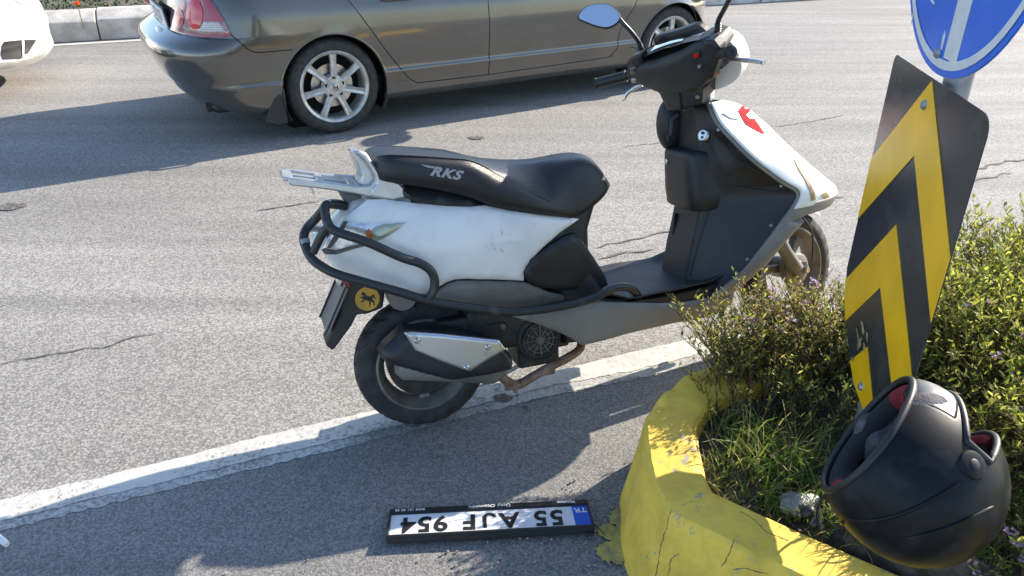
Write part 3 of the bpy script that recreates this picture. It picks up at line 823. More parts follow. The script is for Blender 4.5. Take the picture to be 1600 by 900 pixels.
# inner hull behind the panels
mb = MB(); rings = []
for s, lo, hi in [(-0.225, 0.56, 0.64), (-0.20, 0.53, 0.655), (-0.12, 0.49, 0.68), (0.0, 0.45, 0.70), (0.12, 0.44, 0.69), (0.25, 0.41, 0.66), (0.36, 0.39, 0.63), (0.44, 0.34, 0.61), (0.50, 0.32, 0.60)]:
    ring = []
    for k in range(20):
        a = 2 * math.pi * k / 20; c, sn = math.cos(a), math.sin(a)
        w = interp(s, WT) * 0.84
        ring.append(L3(s, w * math.copysign(abs(c) ** 0.6, c), (lo + hi) / 2 + (hi - lo) / 2 * math.copysign(abs(sn) ** 0.7, sn)))
    rings.append(ring)
build('inner_hull', mb.loft(rings), M['black_plastic'], scooter)

white_px = [(503, 394), (509, 380), (520, 363), (537, 343), (552, 331), (575, 313), (600, 312), (645, 318), (700, 322), (735, 324), (760, 322), (800, 330), (850, 337), (907, 343), (880, 362), (850, 388), (830, 408), (821, 424), (820, 440), (775, 438), (730, 437), (712, 438), (700, 442), (685, 451), (667, 461), (627, 457), (573, 442), (540, 428), (520, 417)]
panel('side_panel', white_px, W, M['white_paint'], scooter, thick=0.03)
panel_r = [o for o in bpy.data.objects if o.name.startswith('side_panel') and o.data.vertices[0].co.y < 0][0]
rsc = random.Random(3)
for k in range(11):
    x, y = 760 + rsc.uniform(0, 40), 366 + rsc.uniform(0, 34)
    s0, u0 = SF.invW(x, y, W); a = R(118) + rsc.uniform(-0.5, 0.35); L_ = rsc.uniform(0.006, 0.022)
    dx, dy = math.cos(a) * L_, math.sin(a) * L_
    v, f = subdiv([(s0, u0, 0), (s0 + dx * 0.5 + 0.0006, u0 + dy * 0.5, 0), (s0 + dx, u0 + dy, 0), (s0 + dx * 0.5 - 0.0006, u0 + dy * 0.5, 0)], [(0, 1, 2, 3)], 1)
    side_decal('scratch', [(p[0], p[1]) for p in v], f, panel_r, M['trim_grey'], panel_r, 0.0006)
# white cap closing the tail between both side panels
mb = MB(); rings = []
for s in (-0.262, -0.25, -0.23, -0.2, -0.15, -0.1, -0.05, 0.0):
    hi = interp(s, [(-0.262, 0.615), (-0.25, 0.625), (-0.2, 0.662), (-0.15, 0.700), (-0.1, 0.710), (0, 0.712)]); lo = interp(s, [(-0.262, 0.585), (-0.25, 0.575), (-0.2, 0.545), (-0.1, 0.51), (0, 0.5)])
    ring = []
    for k in range(24):
        a = 2 * math.pi * k / 24; c, sn = math.cos(a), math.sin(a); w = (interp(s, WT) - 0.012) * (0.62 if s < -0.255 else 1)
        ring.append(L3(s, w * math.copysign(abs(c) ** 0.75, c), (lo + hi) / 2 + (hi - lo) / 2 * math.copysign(abs(sn) ** 0.8, sn)))
    rings.append(ring)
build('tail_cover', mb.loft(rings), M['white_paint'], scooter, smooth=60)

# rear corner lamp: reflector bowl, amber bulb, clear lens
lens_px = [(503, 391), (517, 370), (537, 344), (560, 349), (600, 348), (637, 346), (622, 360), (600, 374), (585, 379), (555, 387), (525, 397), (508, 397)]
for lamp in panel('corner_lamp', lens_px, W, M['lamp_bowl'], scooter, off=0.0035, thick=0.006, roll=0.004, grid=0.008):
    sg = 1 if lamp.data.vertices[0].co.y < 0 else -1
    def inner_shape(name, px, off, m, **k):
        pts = [SF.invW(x, y, W, off) for x, y in px]
        mb = panel_mesh(MB(), pts, lambda s, u: W(s, u) + off, 0.006, 0.006, 0.003, sg); return build(name, mb, m, lamp, smooth=60)
    inner_shape('reflector', [(583, 357), (597, 351), (634, 348), (618, 361), (600, 372), (586, 377), (575, 372)], 0.0065, M['olive_lens'])
    inner_shape('amber_bulb', [(571, 362), (577, 358), (582, 363), (583, 372), (578, 376), (572, 371)], 0.010, M['amber'])
    inner_shape('lens_rim', [(503, 391), (508, 388), (525, 391), (560, 382), (584, 377), (586, 381), (555, 389), (525, 398), (508, 398)], 0.008, M['trim_grey'])
    inner_shape('lamp_divider', [(538, 346), (544, 347), (530, 372), (517, 388), (511, 388), (524, 366)], 0.008, M['trim_grey'])
    if sg > 0: pass
    pts = [SF.invW(x, y, W, 0.012) for x, y in lens_px]
    build('lamp_lens', panel_mesh(MB(), pts, lambda s, u: W(s, u) + 0.0125, 0.001, 0.010, 0.006, sg), M['lens_glass'], lamp, smooth=60)

# grey trim below the white panel, black cover in front of it
panel('lower_trim', [(678, 470), (684, 457), (700, 445), (716, 440), (760, 440), (822, 442), (840, 449), (860, 458), (905, 466), (915, 478), (870, 489), (800, 495), (730, 486)], W, M['trim_grey'], scooter, off=-0.006, thick=0.03)
panel('side_cover', [(823, 416), (832, 405), (860, 387), (885, 371), (899, 366), (914, 379), (932, 406), (948, 432), (953, 447), (930, 462), (890, 456), (850, 452), (827, 442), (819, 430)], W, M['black_plastic'], scooter, off=0.004, thick=0.05, roll=0.014)
# column under the seat nose
mb = MB(); rings = []
for u, s0, s1, w in [(0.30, 0.40, 0.585, 0.115), (0.36, 0.40, 0.565, 0.11), (0.42, 0.38, 0.545, 0.105), (0.48, 0.37, 0.528, 0.10), (0.54, 0.37, 0.530, 0.095), (0.60, 0.37, 0.555, 0.088), (0.655, 0.37, 0.585, 0.075)]:
    ring = []
    for k in range(24):
        a = 2 * math.pi * k / 24; c, sn = math.cos(a), math.sin(a)
        ring.append(L3((s0 + s1) / 2 + (s1 - s0) / 2 * math.copysign(abs(c) ** 0.6, c), w * math.copysign(abs(sn) ** 0.7, sn), u))
    rings.append(ring)
build('seat_column', mb.loft(rings), M['black_plastic'], scooter)
panel('seat_trim', [(617, 293), (630, 283), (650, 285), (673, 288), (703, 294), (727, 303), (753, 317), (738, 324), (700, 323), (655, 319), (637, 311)], W, M['black_plastic'], scooter, off=0.006, thick=0.04, roll=0.012)

# seat: rings of half-sections (t, u), bottom to crown
seat_st = [
 (-0.088, [(0.070, 0.768), (0.074, 0.778), (0.072, 0.790), (0.060, 0.800), (0.035, 0.804), (0, 0.805)]),
 (-0.076, [(0.100, 0.757), (0.108, 0.775), (0.106, 0.800), (0.094, 0.815), (0.050, 0.820), (0, 0.821)]),
 (-0.045, [(0.122, 0.748), (0.132, 0.770), (0.130, 0.800), (0.118, 0.819), (0.060, 0.824), (0, 0.825)]),
 (0.03, [(0.130, 0.730), (0.141, 0.755), (0.138, 0.790), (0.124, 0.809), (0.062, 0.815), (0, 0.816)]),
 (0.10, [(0.130, 0.708), (0.143, 0.735), (0.140, 0.778), (0.125, 0.797), (0.062, 0.804), (0, 0.805)]),
 (0.158, [(0.130, 0.686), (0.144, 0.715), (0.141, 0.765), (0.124, 0.786), (0.060, 0.791), (0, 0.791)]),
 (0.20, [(0.130, 0.663), (0.144, 0.695), (0.140, 0.742), (0.122, 0.766), (0.058, 0.776), (0, 0.777)]),
 (0.24, [(0.130, 0.647), (0.143, 0.675), (0.138, 0.715), (0.118, 0.744), (0.056, 0.764), (0, 0.766)]),
 (0.30, [(0.129, 0.631), (0.141, 0.650), (0.136, 0.683), (0.110, 0.718), (0.054, 0.752), (0, 0.755)]),
 (0.35, [(0.126, 0.617), (0.137, 0.634), (0.132, 0.658), (0.098, 0.702), (0.050, 0.746), (0, 0.750)]),
 (0.385, [(0.121, 0.608), (0.131, 0.622), (0.127, 0.644), (0.088, 0.705), (0.046, 0.745), (0, 0.749)]),
 (0.42, [(0.114, 0.598), (0.122, 0.612), (0.113, 0.660), (0.085, 0.722), (0.044, 0.748), (0, 0.751)]),
 (0.46, [(0.106, 0.590), (0.113, 0.606), (0.103, 0.668), (0.083, 0.735), (0.042, 0.752), (0, 0.754)]),
 (0.51, [(0.096, 0.602), (0.103, 0.620), (0.095, 0.672), (0.077, 0.735), (0.039, 0.753), (0, 0.755)]),
 (0.55, [(0.085, 0.620), (0.091, 0.636), (0.086, 0.675), (0.070, 0.722), (0.036, 0.741), (0, 0.744)]),
 (0.58, [(0.072, 0.638), (0.077, 0.650), (0.073, 0.672), (0.058, 0.695), (0.030, 0.706), (0, 0.708)]),
 (0.602, [(0.048, 0.650), (0.052, 0.656), (0.048, 0.664), (0.037, 0.671), (0.02, 0.675), (0, 0.676)]),
]
dense = []
for i in range(len(seat_st) - 1):
    pass
S_ = [np.array([[s, p[0], p[1]] for p in pr]) for s, pr in seat_st]
stat = spline([x.ravel() for x in S_], 3)
rings = []
for r in stat:
    q = r.reshape(-1, 3)
    k_ = 3 if q[0][0] < 0.27 else 2
    q = np.array(spline(q[:k_ + 1], 4)[:-1] + spline(q[k_:], 4))
    right = [L3(*p) for p in q]; left = [L3(p[0], -p[1], p[2]) for p in q[:-1][::-1]]
    rings.append(right + left)
seat = build('seat', MB().loft(rings), M['leather'], scooter, smooth=36)
# piping along the crease
for sg in (1, -1):
    path = [L3(s, sg * (pr[3][0] + 0.001), pr[3][1] + 0.0005) for s, pr in seat_st[1:7]] + [L3(s, sg * (pr[2][0] * (1 - k) + pr[3][0] * k), pr[2][1] * (1 - k) + pr[3][1] * k) for (s, pr), k in zip(seat_st[7:11], (0.75, 0.45, 0.2, 0.05))]
    build('seam', MB().tube([p[:] for p in spline([tuple(p) for p in path], 4)], 0.0016, 6), M['black_plastic'], seat, smooth=80)

# seat lettering: heavy slanted capitals with a cut wing on the R
a0, a1 = SF.inv(659, 265, 0.14), SF.inv(721, 275, 0.14)
v, f = text_mesh('RKS', 0.033, shear=0.38, bold=0.0014, spacing=1.12, xs=1.32); v, f = subdiv(v, f, 2)
ang = math.atan2(a1[1] - a0[1], a1[0] - a0[0]); cx, cu_ = (a0[0] + a1[0]) / 2 + 0.008, (a0[1] + a1[1]) / 2 - 0.002
ca, sa = math.cos(ang), math.sin(ang)
side_decal('lettering', [(cx + x * ca - y * sa, cu_ + x * sa + y * ca) for x, y, z in v], f, seat, M['print_silver'], seat)
w0 = [(-0.066, 0.0128), (-0.030, 0.0128), (-0.030, 0.0080), (-0.052, 0.0080)]
v, f = subdiv([(x, y, 0) for x, y in w0], [(0, 1, 2, 3)], 3)
side_decal('lettering', [(cx + x * ca - y * sa, cu_ + x * sa + y * ca) for x, y, z in v], f, seat, M['print_silver'], seat)

# silver grab rail with rack
rail = build('grab_rail', MB(), None, scooter)
bpy.data.objects.remove(rail)
def rail_prism(px, t_ref, t0, t1, name, parent, bevel=0.004):
    pts = [SF.inv(x, y, t_ref) for x, y in px]
    return build(name, MB().prism(pts, lambda a, b, d: L3(a, d, b), t0, t1), M['silver'], parent, smooth=30, bevel=bevel)
arm = rail_prism([(450, 278), (470, 279), (520, 286), (560, 291), (578, 290), (588, 278), (594, 272), (604, 279), (616, 284), (627, 284), (634, 296), (635, 305), (625, 312), (612, 313), (580, 308), (555, 303), (500, 295), (452, 290)], 0.095, 0.068, 0.095, 'grab_rail', scooter)
def rail_part(mb): return build('rack_bar', mb, M['silver'], arm, smooth=30, bevel=0.003)
pA, pB = SF.inv(452, 284, 0.09), SF.inv(560, 296, 0.09)
lp = [(450, 278), (470, 279), (520, 286), (590, 290), (620, 290), (634, 300), (625, 312), (555, 303), (500, 295), (452, 290)]
rail_prism(lp, 0.095, -0.095, -0.070, 'grab_rail', scooter)
sl = (pB[1] - pA[1]) / (pB[0] - pA[0])
for s0, wd in ((-0.302, 0.026), (-0.222, 0.020), (-0.140, 0.03)):
    mb = MB().box(L3(s0, 0, pA[1] + sl * (s0 - pA[0]) + 0.004), (wd, 0.145, 0.012), Matrix.Rotation(-math.atan(sl), 3, 'Y')); rail_part(mb)
mb = MB().box(L3(-0.22, 0, pA[1] + sl * (-0.22 - pA[0]) + 0.004), (0.17, 0.03, 0.011), Matrix.Rotation(-math.atan(sl), 3, 'Y')); rail_part(mb)
# fin: swept arch rising from the arm, hollow towards the rear
fp = lambda l: [SF.inv(x, y, 0.09) for x, y in l]
build('fin', MB().prism(fp([(551, 238), (566, 237), (590, 268), (606, 281), (622, 287), (626, 302), (575, 296), (562, 290), (567, 277), (559, 257)]), lambda a, b, d: L3(a, d, b), -0.03, 0.075), M['silver'], arm, smooth=30, bevel=0.005)
build('fin_side', MB().prism(fp([(548, 236), (560, 234), (572, 239), (580, 251), (591, 267), (604, 278), (624, 285), (635, 297), (633, 309), (613, 313), (578, 307), (580, 293), (587, 286), (582, 273), (572, 256), (561, 244)]), lambda a, b, d: L3(a, d, b), 0.070, 0.099), M['silver'], arm, smooth=30, bevel=0.006)
# foot of the rail
ft = [SF.inv(x, y, 0.03) for x, y in [(530, 302), (563, 304), (567, 316), (548, 331)]]
build('rail_foot', MB().prism(ft, lambda a, b, d: L3(a, d, b), -0.02, 0.035), M['trim_grey'], arm, smooth=30, bevel=0.003)
hk = [L3(*SF.inv(x, y, 0.05)[:1], 0.05, SF.inv(x, y, 0.05)[1]) for x, y in [(484, 293), (488, 297), (490, 304)]]
build('hook', MB().tube([h[:] for h in hk], 0.003, 6), M['steel'], arm)

# crash bar round the tail and along the side
def bar3(lst): return [L3(*(lambda q: (q[0], t, q[1]))(SF.inv(x, y, t)))[:] for x, y, t in lst]
bar = build('crash_bar', MB().tube([p for p in spline(bar3([(540, 322, 0.05), (520, 319, 0.07), (509, 321, 0.085), (508, 332, 0.10), (512, 348, 0.125), (524, 361, 0.145), (573, 378, 0.172), (627, 402, 0.178), (655, 411, 0.18), (672, 422, 0.18), (679, 437, 0.18), (677, 455, 0.18), (668, 468, 0.178)]), 6)], 0.0122, 12), M['black_metal'], scooter, smooth=80)
build('bar_rail', MB().tube([p for p in spline(bar3([(508, 324, 0.08), (494, 341, 0.055), (480, 356, 0.05), (475, 368, 0.065), (477, 384, 0.085), (490, 407, 0.12), (523, 427, 0.155), (573, 442, 0.172), (627, 457, 0.178), (670, 470, 0.178), (723, 479, 0.178), (790, 487, 0.180), (840, 484, 0.185), (885, 477, 0.19), (920, 468, 0.19), (945, 457, 0.185), (964, 449, 0.175), (980, 449, 0.165), (992, 456, 0.155), (1000, 468, 0.14)]), 6)], 0.0122, 12), M['black_metal'], bar, smooth=80)
build('bar_link', MB().tube(bar3([(513, 352, 0.125), (500, 372, 0.11), (489, 395, 0.108)]), 0.0115, 10), M['black_metal'], bar, smooth=80)
build('bar_tube', MB().tube(bar3([(511, 318, 0.082), (530, 318, 0.0), (548, 325, -0.02)]), 0.0115, 12), M['steel'], bar, smooth=80)
build('bar_tube', MB().tube(bar3([(482, 357, 0.05), (510, 357, 0.0)]), 0.009, 12), M['steel'], bar, smooth=80)
build('bar_tape', MB().tube(bar3([(476, 375, 0.076), (477.5, 382, 0.083)]), 0.0132, 12), M['galv'], bar, smooth=80)

# tail lamp, mud flap and the empty number plate holder
flap_su = [SF.inv(x, y, 0.02) for x, y in [(540, 434), (600, 452), (596, 478), (572, 487), (556, 488), (548, 505), (519, 544), (507, 535), (527, 490)]]
flap = build('mud_flap', MB().prism(flap_su, lambda a, b, d: L3(a, d, b), -0.045, 0.045), M['dusty_plastic'], scooter, smooth=30, bevel=0.006)
tr, br = SF.inv(545, 451, 0.085), SF.inv(513, 526, 0.085)
d_ = Vector((tr[0] - br[0], tr[1] - br[1])); d_.normalize(); nrm = Vector((-d_.y, d_.x))
hp = [tr, br, (br[0] + nrm.x * 0.006, br[1] + nrm.y * 0.006), (tr[0] + nrm.x * 0.006, tr[1] + nrm.y * 0.006)]
holder = build('plate_holder', MB().prism(hp, lambda a, b, d: L3(a, d, b), -0.085, 0.085), M['trim_grey'], scooter, smooth=30, bevel=0.002)
for t0 in (-0.083, 0.079):
    hq = [(p[0] + nrm.x * 0.005, p[1] + nrm.y * 0.005) for p in hp]
    build('holder_rim', MB().prism(hq, lambda a, b, d: L3(a, d, b), t0, t0 + 0.004), M['dusty_plastic'], holder, smooth=30)
lq = [SF.inv(x, y, 0.05) for x, y in [(525, 434), (532, 433), (546, 449), (540, 452), (527, 445)]]
tl = build('tail_lamp', MB().prism(lq, lambda a, b, d: L3(a, d, b), -0.04, 0.05), M['chrome'], scooter, smooth=30, bevel=0.003)
lq = [SF.inv(x, y, 0.054) for x, y in [(530, 434), (545, 440), (548, 449), (545, 450), (534, 439)]]
build('red_lens', MB().prism(lq, lambda a, b, d: L3(a, d, b), -0.04, 0.054), M['red_lens'], tl, smooth=30, bevel=0.002)
# round sticker with a rearing horse
cs = SF.inv(574, 467, 0.05); rs_ = 0.034
st = build('sticker', MB().prism([(cs[0] + rs_ * math.cos(a), cs[1] + rs_ * math.sin(a)) for a in [2 * math.pi * k / 32 for k in range(32)]], lambda a, b, d: L3(a, d, b), 0.046, 0.050), M['yellow_sticker'], flap, smooth=30)
horse = [(-0.50, 0.42), (-0.42, 0.55), (-0.30, 0.62), (-0.20, 0.58), (-0.10, 0.40), (0.02, 0.22), (0.22, 0.18), (0.40, 0.20), (0.52, 0.30), (0.62, 0.24), (0.66, 0.02), (0.72, -0.18), (0.60, -0.06), (0.54, 0.08), (0.46, 0.04), (0.44, -0.12), (0.58, -0.30), (0.54, -0.52), (0.60, -0.60), (0.46, -0.60), (0.44, -0.36), (0.26, -0.20), (0.24, -0.42), (0.12, -0.66), (0.02, -0.66), (0.12, -0.44), (0.10, -0.18), (-0.10, -0.10), (-0.24, -0.04), (-0.38, -0.20), (-0.54, -0.18), (-0.60, -0.10), (-0.44, -0.10), (-0.32, 0.06), (-0.46, 0.10), (-0.60, 0.24), (-0.52, 0.26), (-0.36, 0.20), (-0.30, 0.32), (-0.40, 0.40)]
hm = MB().prism([(cs[0] + x * rs_ * 0.95, cs[1] + y * rs_ * 1.05) for x, y in horse], lambda a, b, d: L3(a, d, b), 0.0495, 0.0508)
build('horse_print', hm, M['ink'], st, smooth=0)

# wheels
def wheel(name, parent, m4, Rr=0.197, wd=0.095, rim_r=0.140, spokes=3, disc=False, dirty=False):
    """axle along local y; returns the tyre"""
    prof = []
    n, m = 150, 26
    vs, fs = [], []
    for i in range(n):
        for j in range(m):
            a = -1.0 + 2.0 * j / (m - 1)                        # across the tread, -1..1
            ang = a * 1.95
            y = math.sin(min(1.5708, abs(ang)) if abs(ang) <= 1.5708 else 1.5708) * math.copysign(1, ang) * wd / 2
            if abs(ang) > 1.5708: y = math.copysign(wd / 2 * (1 - 0.18 * (abs(ang) - 1.5708)), ang)
            ct = math.cos(min(1.35, abs(ang)))
            rr = Rr - 0.020 * (1 - ct) - max(0, abs(ang) - 0.95) * 0.040
            th = 2 * math.pi * i / n
            # tread: slanted grooves and a centre groove
            if abs(a) < 0.62:
                ph = (i / n * 25 + abs(a) * 1.6 + (0.5 if a > 0 else 0)) % 1.0
                if ph < 0.30 and abs(a) > 0.10: rr -= 0.007
            vs.append((rr * math.cos(th), y, rr * math.sin(th)))
    for i in range(n):
        for j in range(m - 1):
            i2 = (i + 1) % n
            fs.append((i * m + j, i * m + j + 1, i2 * m + j + 1, i2 * m + j))
    tyre = build('tyre', MB().add(vs, fs), M['rubber'], parent, smooth=35)
    rim_m = M['dirty_alloy'] if dirty else M['dark_engine']
    h = wd * 0.40
    mb = MB().lathe([(rim_r, -h), (rim_r + 0.004, -h - 0.004), (rim_r - 0.006, -h - 0.007), (rim_r - 0.013, -h + 0.006), (rim_r - 0.028, -h * 0.35), (rim_r - 0.028, h * 0.35), (rim_r - 0.013, h - 0.006), (rim_r - 0.006, h + 0.007), (rim_r + 0.004, h + 0.004), (rim_r, h)], (0, 0, 0), (0, 1, 0), 56)
    rim = build('rim', mb, rim_m, parent, smooth=50)
    for k in range(spokes):
        a = 2 * math.pi * k / spokes + 0.5; M3 = Matrix.Rotation(-a, 3, 'Y')
        rings = []
        for r_, w_, t_ in [(0.02, 0.030, 0.030), (0.06, 0.024, 0.026), (rim_r - 0.024, 0.034, 0.034)]:
            rings.append([M3 @ Vector((r_, y, z)) for y, z in ((-t_ / 2, -w_ / 2), (t_ / 2, -w_ / 2), (t_ / 2, w_ / 2), (-t_ / 2, w_ / 2))])
        build('spoke', MB().loft(rings), rim_m, rim, smooth=30, bevel=0.004)
    mb = MB().lathe([(0.0, -0.045), (0.03, -0.045), (0.036, -0.038), (0.036, 0.038), (0.03, 0.045), (0.0, 0.045)], (0, 0, 0), (0, 1, 0), 28)
    build('hub', mb, rim_m, rim, smooth=40)
    return tyre
def part_empty(name, parent, m4):
    e = bpy.data.objects.new(name, None); C.objects.link(e); e.parent = parent; e.matrix_local = m4; e.empty_display_size = 0.05
    return e
WH = part_empty('wheel', scooter, Matrix.Translation(L3(0, 0, 0.197)))
wheel('rear', WH, None, dirty=True)
build('brake_drum', MB().lathe([(0, 0.03), (0.095, 0.03), (0.102, 0.02), (0.102, -0.03), (0, -0.03)], (0, 0.012, 0), (0, 1, 0), 40), M['dark_engine'], WH, smooth=40)

# muffler
mw = lambda s, u: 0.178
muf_px = [(596, 560), (603, 549), (627, 526), (634, 520), (700, 522), (760, 534), (792, 546), (803, 560), (807, 574), (803, 583), (765, 593), (708, 600), (660, 589), (606, 573)]
muf = panel('muffler', muf_px, mw, M['muffler'], scooter, mirror=False, thick=0.05, roll=0.032, grid=0.010)[0]
shp = [(632, 521), (645, 520), (690, 523), (745, 529), (781, 533), (792, 547), (765, 562), (736, 581), (728, 580), (690, 566), (649, 549)]
shd = panel('heat_shield', shp, mw, M['shield'], muf, mirror=False, off=0.010, thick=0.010, roll=0.006, grid=0.005)[0]
for x, y in [(652, 532), (762, 542), (729, 574)]:
    s, u = SF.inv(x, y, 0.188)
    build('bolt', MB().lathe([(0, 0.008), (0.005, 0.008), (0.0085, 0.004), (0.0085, -0.002)], L3(s, 0.187, u), L3(0, 1, 0), 14), M['steel'], muf, smooth=40)
can = [SF.inv(x, y, 0.10) for x, y in [(612, 560), (790, 572)]]
a, b = L3(can[0][0] + 0.01, 0.118, can[0][1] - 0.012), L3(can[1][0] - 0.01, 0.112, can[1][1] - 0.006)
build('canister', MB().tube([a, a.lerp(b, 0.06), a.lerp(b, 0.9), b], [0.028, 0.043, 0.042, 0.024], 22, flat=1.0), M['trim_grey'], muf, smooth=50)
ex = bar3([(782, 588, 0.13), (795, 597, 0.12), (810, 601, 0.11), (830, 590, 0.10), (860, 573, 0.09), (892, 556, 0.07), (906, 545, 0.05), (908, 535, 0.03)])
pipe = build('exhaust_pipe', MB().tube(spline(ex, 5), 0.0135, 14), M['rust'], scooter, smooth=80)
for x, y, t in [(797, 598, 0.12), (858, 574, 0.09)]:
    s, u = SF.inv(x, y, t); build('pipe_bracket', MB().box(L3(s, t, u - 0.012), (0.035, 0.012, 0.022)), M['rust'], pipe, smooth=30, bevel=0.003)
s, u = SF.inv(803, 608, 0.11)
build('bolt', MB().lathe([(0, 0.006), (0.007, 0.006), (0.007, -0.006)], L3(s, 0.125, u), L3(0, 1, 0), 6), M['rust'], pipe, smooth=30)

# engine, swing arm, fan cover with its grille
ec = SF.inv(846, 532, 0.11)
eng = build('engine', MB().box(L3(0.26, 0.02, 0.285), (0.26, 0.14, 0.13)).box(L3(0.16, 0.06, 0.30), (0.24, 0.05, 0.07)).lathe([(0.0, -0.07), (0.062, -0.07), (0.072, -0.03), (0.072, 0.02), (0.066, 0.03), (0.0, 0.03)], L3(ec[0], 0.07, ec[1]), L3(0, 1, 0), 30), M['dark_engine'], scooter, smooth=35, bevel=0.008)
build('engine_block', MB().box(L3(0.34, 0.03, 0.19), (0.13, 0.12, 0.09)).box(L3(0.40, 0.02, 0.21), (0.10, 0.09, 0.06)), M['dark_engine'], eng, smooth=35, bevel=0.01)
fan = build('fan_cover', MB().lathe([(0.056, 0.0), (0.060, 0.006), (0.060, -0.02), (0.050, -0.02), (0.050, 0.0)], L3(ec[0], 0.105, ec[1]), L3(0, 1, 0), 36, closed=True), M['dark_engine'], scooter, smooth=40)
build('fan_hub', MB().lathe([(0, 0.006), (0.010, 0.006), (0.013, 0.003), (0.013, -0.01), (0, -0.01)], L3(ec[0], 0.102, ec[1]), L3(0, 1, 0), 20), M['trim_grey'], fan, smooth=40)
for k in range(12):
    a = 2 * math.pi * k / 12; c, sn = math.cos(a), math.sin(a)
    build('grille_bar', MB().tube([L3(ec[0] + 0.01 * c, 0.103, ec[1] + 0.01 * sn)[:], L3(ec[0] + 0.053 * c, 0.103, ec[1] + 0.053 * sn)[:]], 0.0022, 5), M['trim_grey'], fan, smooth=60)
for rr in (0.028, 0.041):
    build('grille_ring', MB().tube([L3(ec[0] + rr * math.cos(a), 0.103, ec[1] + rr * math.sin(a))[:] for a in [2 * math.pi * k / 28 for k in range(29)]], 0.0015, 5, cap=False), M['trim_grey'], fan, smooth=60)
sa_px = [(722, 524), (760, 508), (787, 502), (793, 508), (792, 520), (775, 534), (735, 534)]
build('swing_arm', MB().prism([SF.inv(x, y, 0.09) for x, y in sa_px], lambda a, b, d: L3(a, d, b), 0.07, 0.095), M['dark_engine'], scooter, smooth=30, bevel=0.004)
s, u = SF.inv(786, 510, 0.1)
build('pivot_bolt', MB().lathe([(0, 0.01), (0.008, 0.01), (0.010, 0.0), (0.010, -0.006)], L3(s, 0.095, u), L3(0, 1, 0), 12), M['trim_grey'], eng, smooth=30)
# inner mudguard over the rear wheel and the shock absorber
mb = MB(); rings = []
for k in range(13):
    a = R(42 + 62 * k / 12); rings.append([L3((0.222 + dr) * math.cos(a), t, 0.197 + (0.222 + dr) * math.sin(a)) for t, dr in ((-0.06, -0.02), (-0.045, 0.0), (0.045, 0.0), (0.06, -0.02), (0.045, 0.005), (-0.045, 0.005))])
build('mudguard', mb.loft(rings), M['dusty_plastic'], scooter, smooth=50)
mb = MB(); q = SF.inv(628, 470, 0.08)
build('fender_lip', MB().lathe([(0.0, -0.03), (0.035, -0.03), (0.04, -0.02), (0.04, 0.03), (0, 0.03)], L3(q[0], 0.07, q[1] + 0.018), L3(0, 1, 0), 26), M['trim_grey'], scooter, smooth=40)

# floor: belly panels, footboard, rubber mat
wp = lambda s, u: interp(s, [(0.2, 0.150), (0.35, 0.158), (0.6, 0.172), (0.9, 0.180), (1.1, 0.17)]) - 0.10 * max(0, 0.30 - u) ** 1.2
belly_px = [(795, 494), (840, 489), (900, 480), (940, 473), (985, 474), (1030, 475), (1070, 473), (1110, 467), (1150, 458), (1147, 474), (1135, 484), (1113, 496), (1080, 502), (1051, 507), (1015, 515), (981, 523), (950, 532), (930, 537), (911, 541), (893, 529), (867, 517), (841, 507)]
panel('belly_panel', belly_px, wp, M['grey_plastic'], scooter, thick=0.04, roll=0.008)
mb = MB(); rings = []
for s, lo, hi, w in [(0.42, 0.20, 0.30, 0.12), (0.55, 0.195, 0.30, 0.14), (0.75, 0.225, 0.31, 0.15), (0.92, 0.27, 0.33, 0.14), (0.98, 0.30, 0.34, 0.12)]:
    ring = []
    for k in range(20):
        a = 2 * math.pi * k / 20; c, sn = math.cos(a), math.sin(a)
        ring.append(L3(s, w * math.copysign(abs(c) ** 0.5, c), (lo + hi) / 2 + (hi - lo) / 2 * math.copysign(abs(sn) ** 0.5, sn)))
    rings.append(ring)
build('undertray', mb.loft(rings), M['dusty_plastic'], scooter, smooth=50)
fb = []
def floor_u(s): return interp(s, [(0.45, 0.325), (0.55, 0.322), (0.7, 0.320), (0.85, 0.325), (0.95, 0.345), (1.02, 0.40)])
mb = MB(); rings = []
for s in np.linspace(0.46, 0.97, 30):
    w = interp(s, [(0.46, 0.150), (0.6, 0.162), (0.85, 0.170), (1.0, 0.16)])
    rings.append([L3(s, t * w, floor_u(s) + d) for t, d in ((-1, -0.02), (-1, 0.004), (-0.93, 0.006), (-0.8, 0.0), (0.8, 0.0), (0.93, 0.006), (1, 0.004), (1, -0.02))])
foot = build('footboard', mb.loft(rings), M['dusty_plastic'], scooter, smooth=40)
mb = MB(); rings = []
for s in np.linspace(0.53, 0.95, 60):
    w = interp(s, [(0.53, 0.163), (0.7, 0.172), (0.95, 0.165)])
    row = []
    for t in np.linspace(-1, 1, 30):
        e = abs(t)
        z = floor_u(s) + 0.006 + max(0, e - 0.72) * 0.05 + 0.007 * mnoise.noise(Vector((s * 9, t * 2.2, 1))) * (0.4 + 1.6 * max(0, e - 0.55))
        if 0.53 <= s < 0.60: z += (0.60 - s) * 0.35 * max(0, t) * 1.0
        row.append(L3(s, t * w, z))
    rings.append(row)
mat_ = build('floor_mat', mb.loft(rings, closed=False, cap=False), M['dusty_plastic'], scooter, smooth=80)
sol = mat_.modifiers.new('thickness', 'SOLIDIFY'); sol.thickness = 0.004; sol.offset = 1

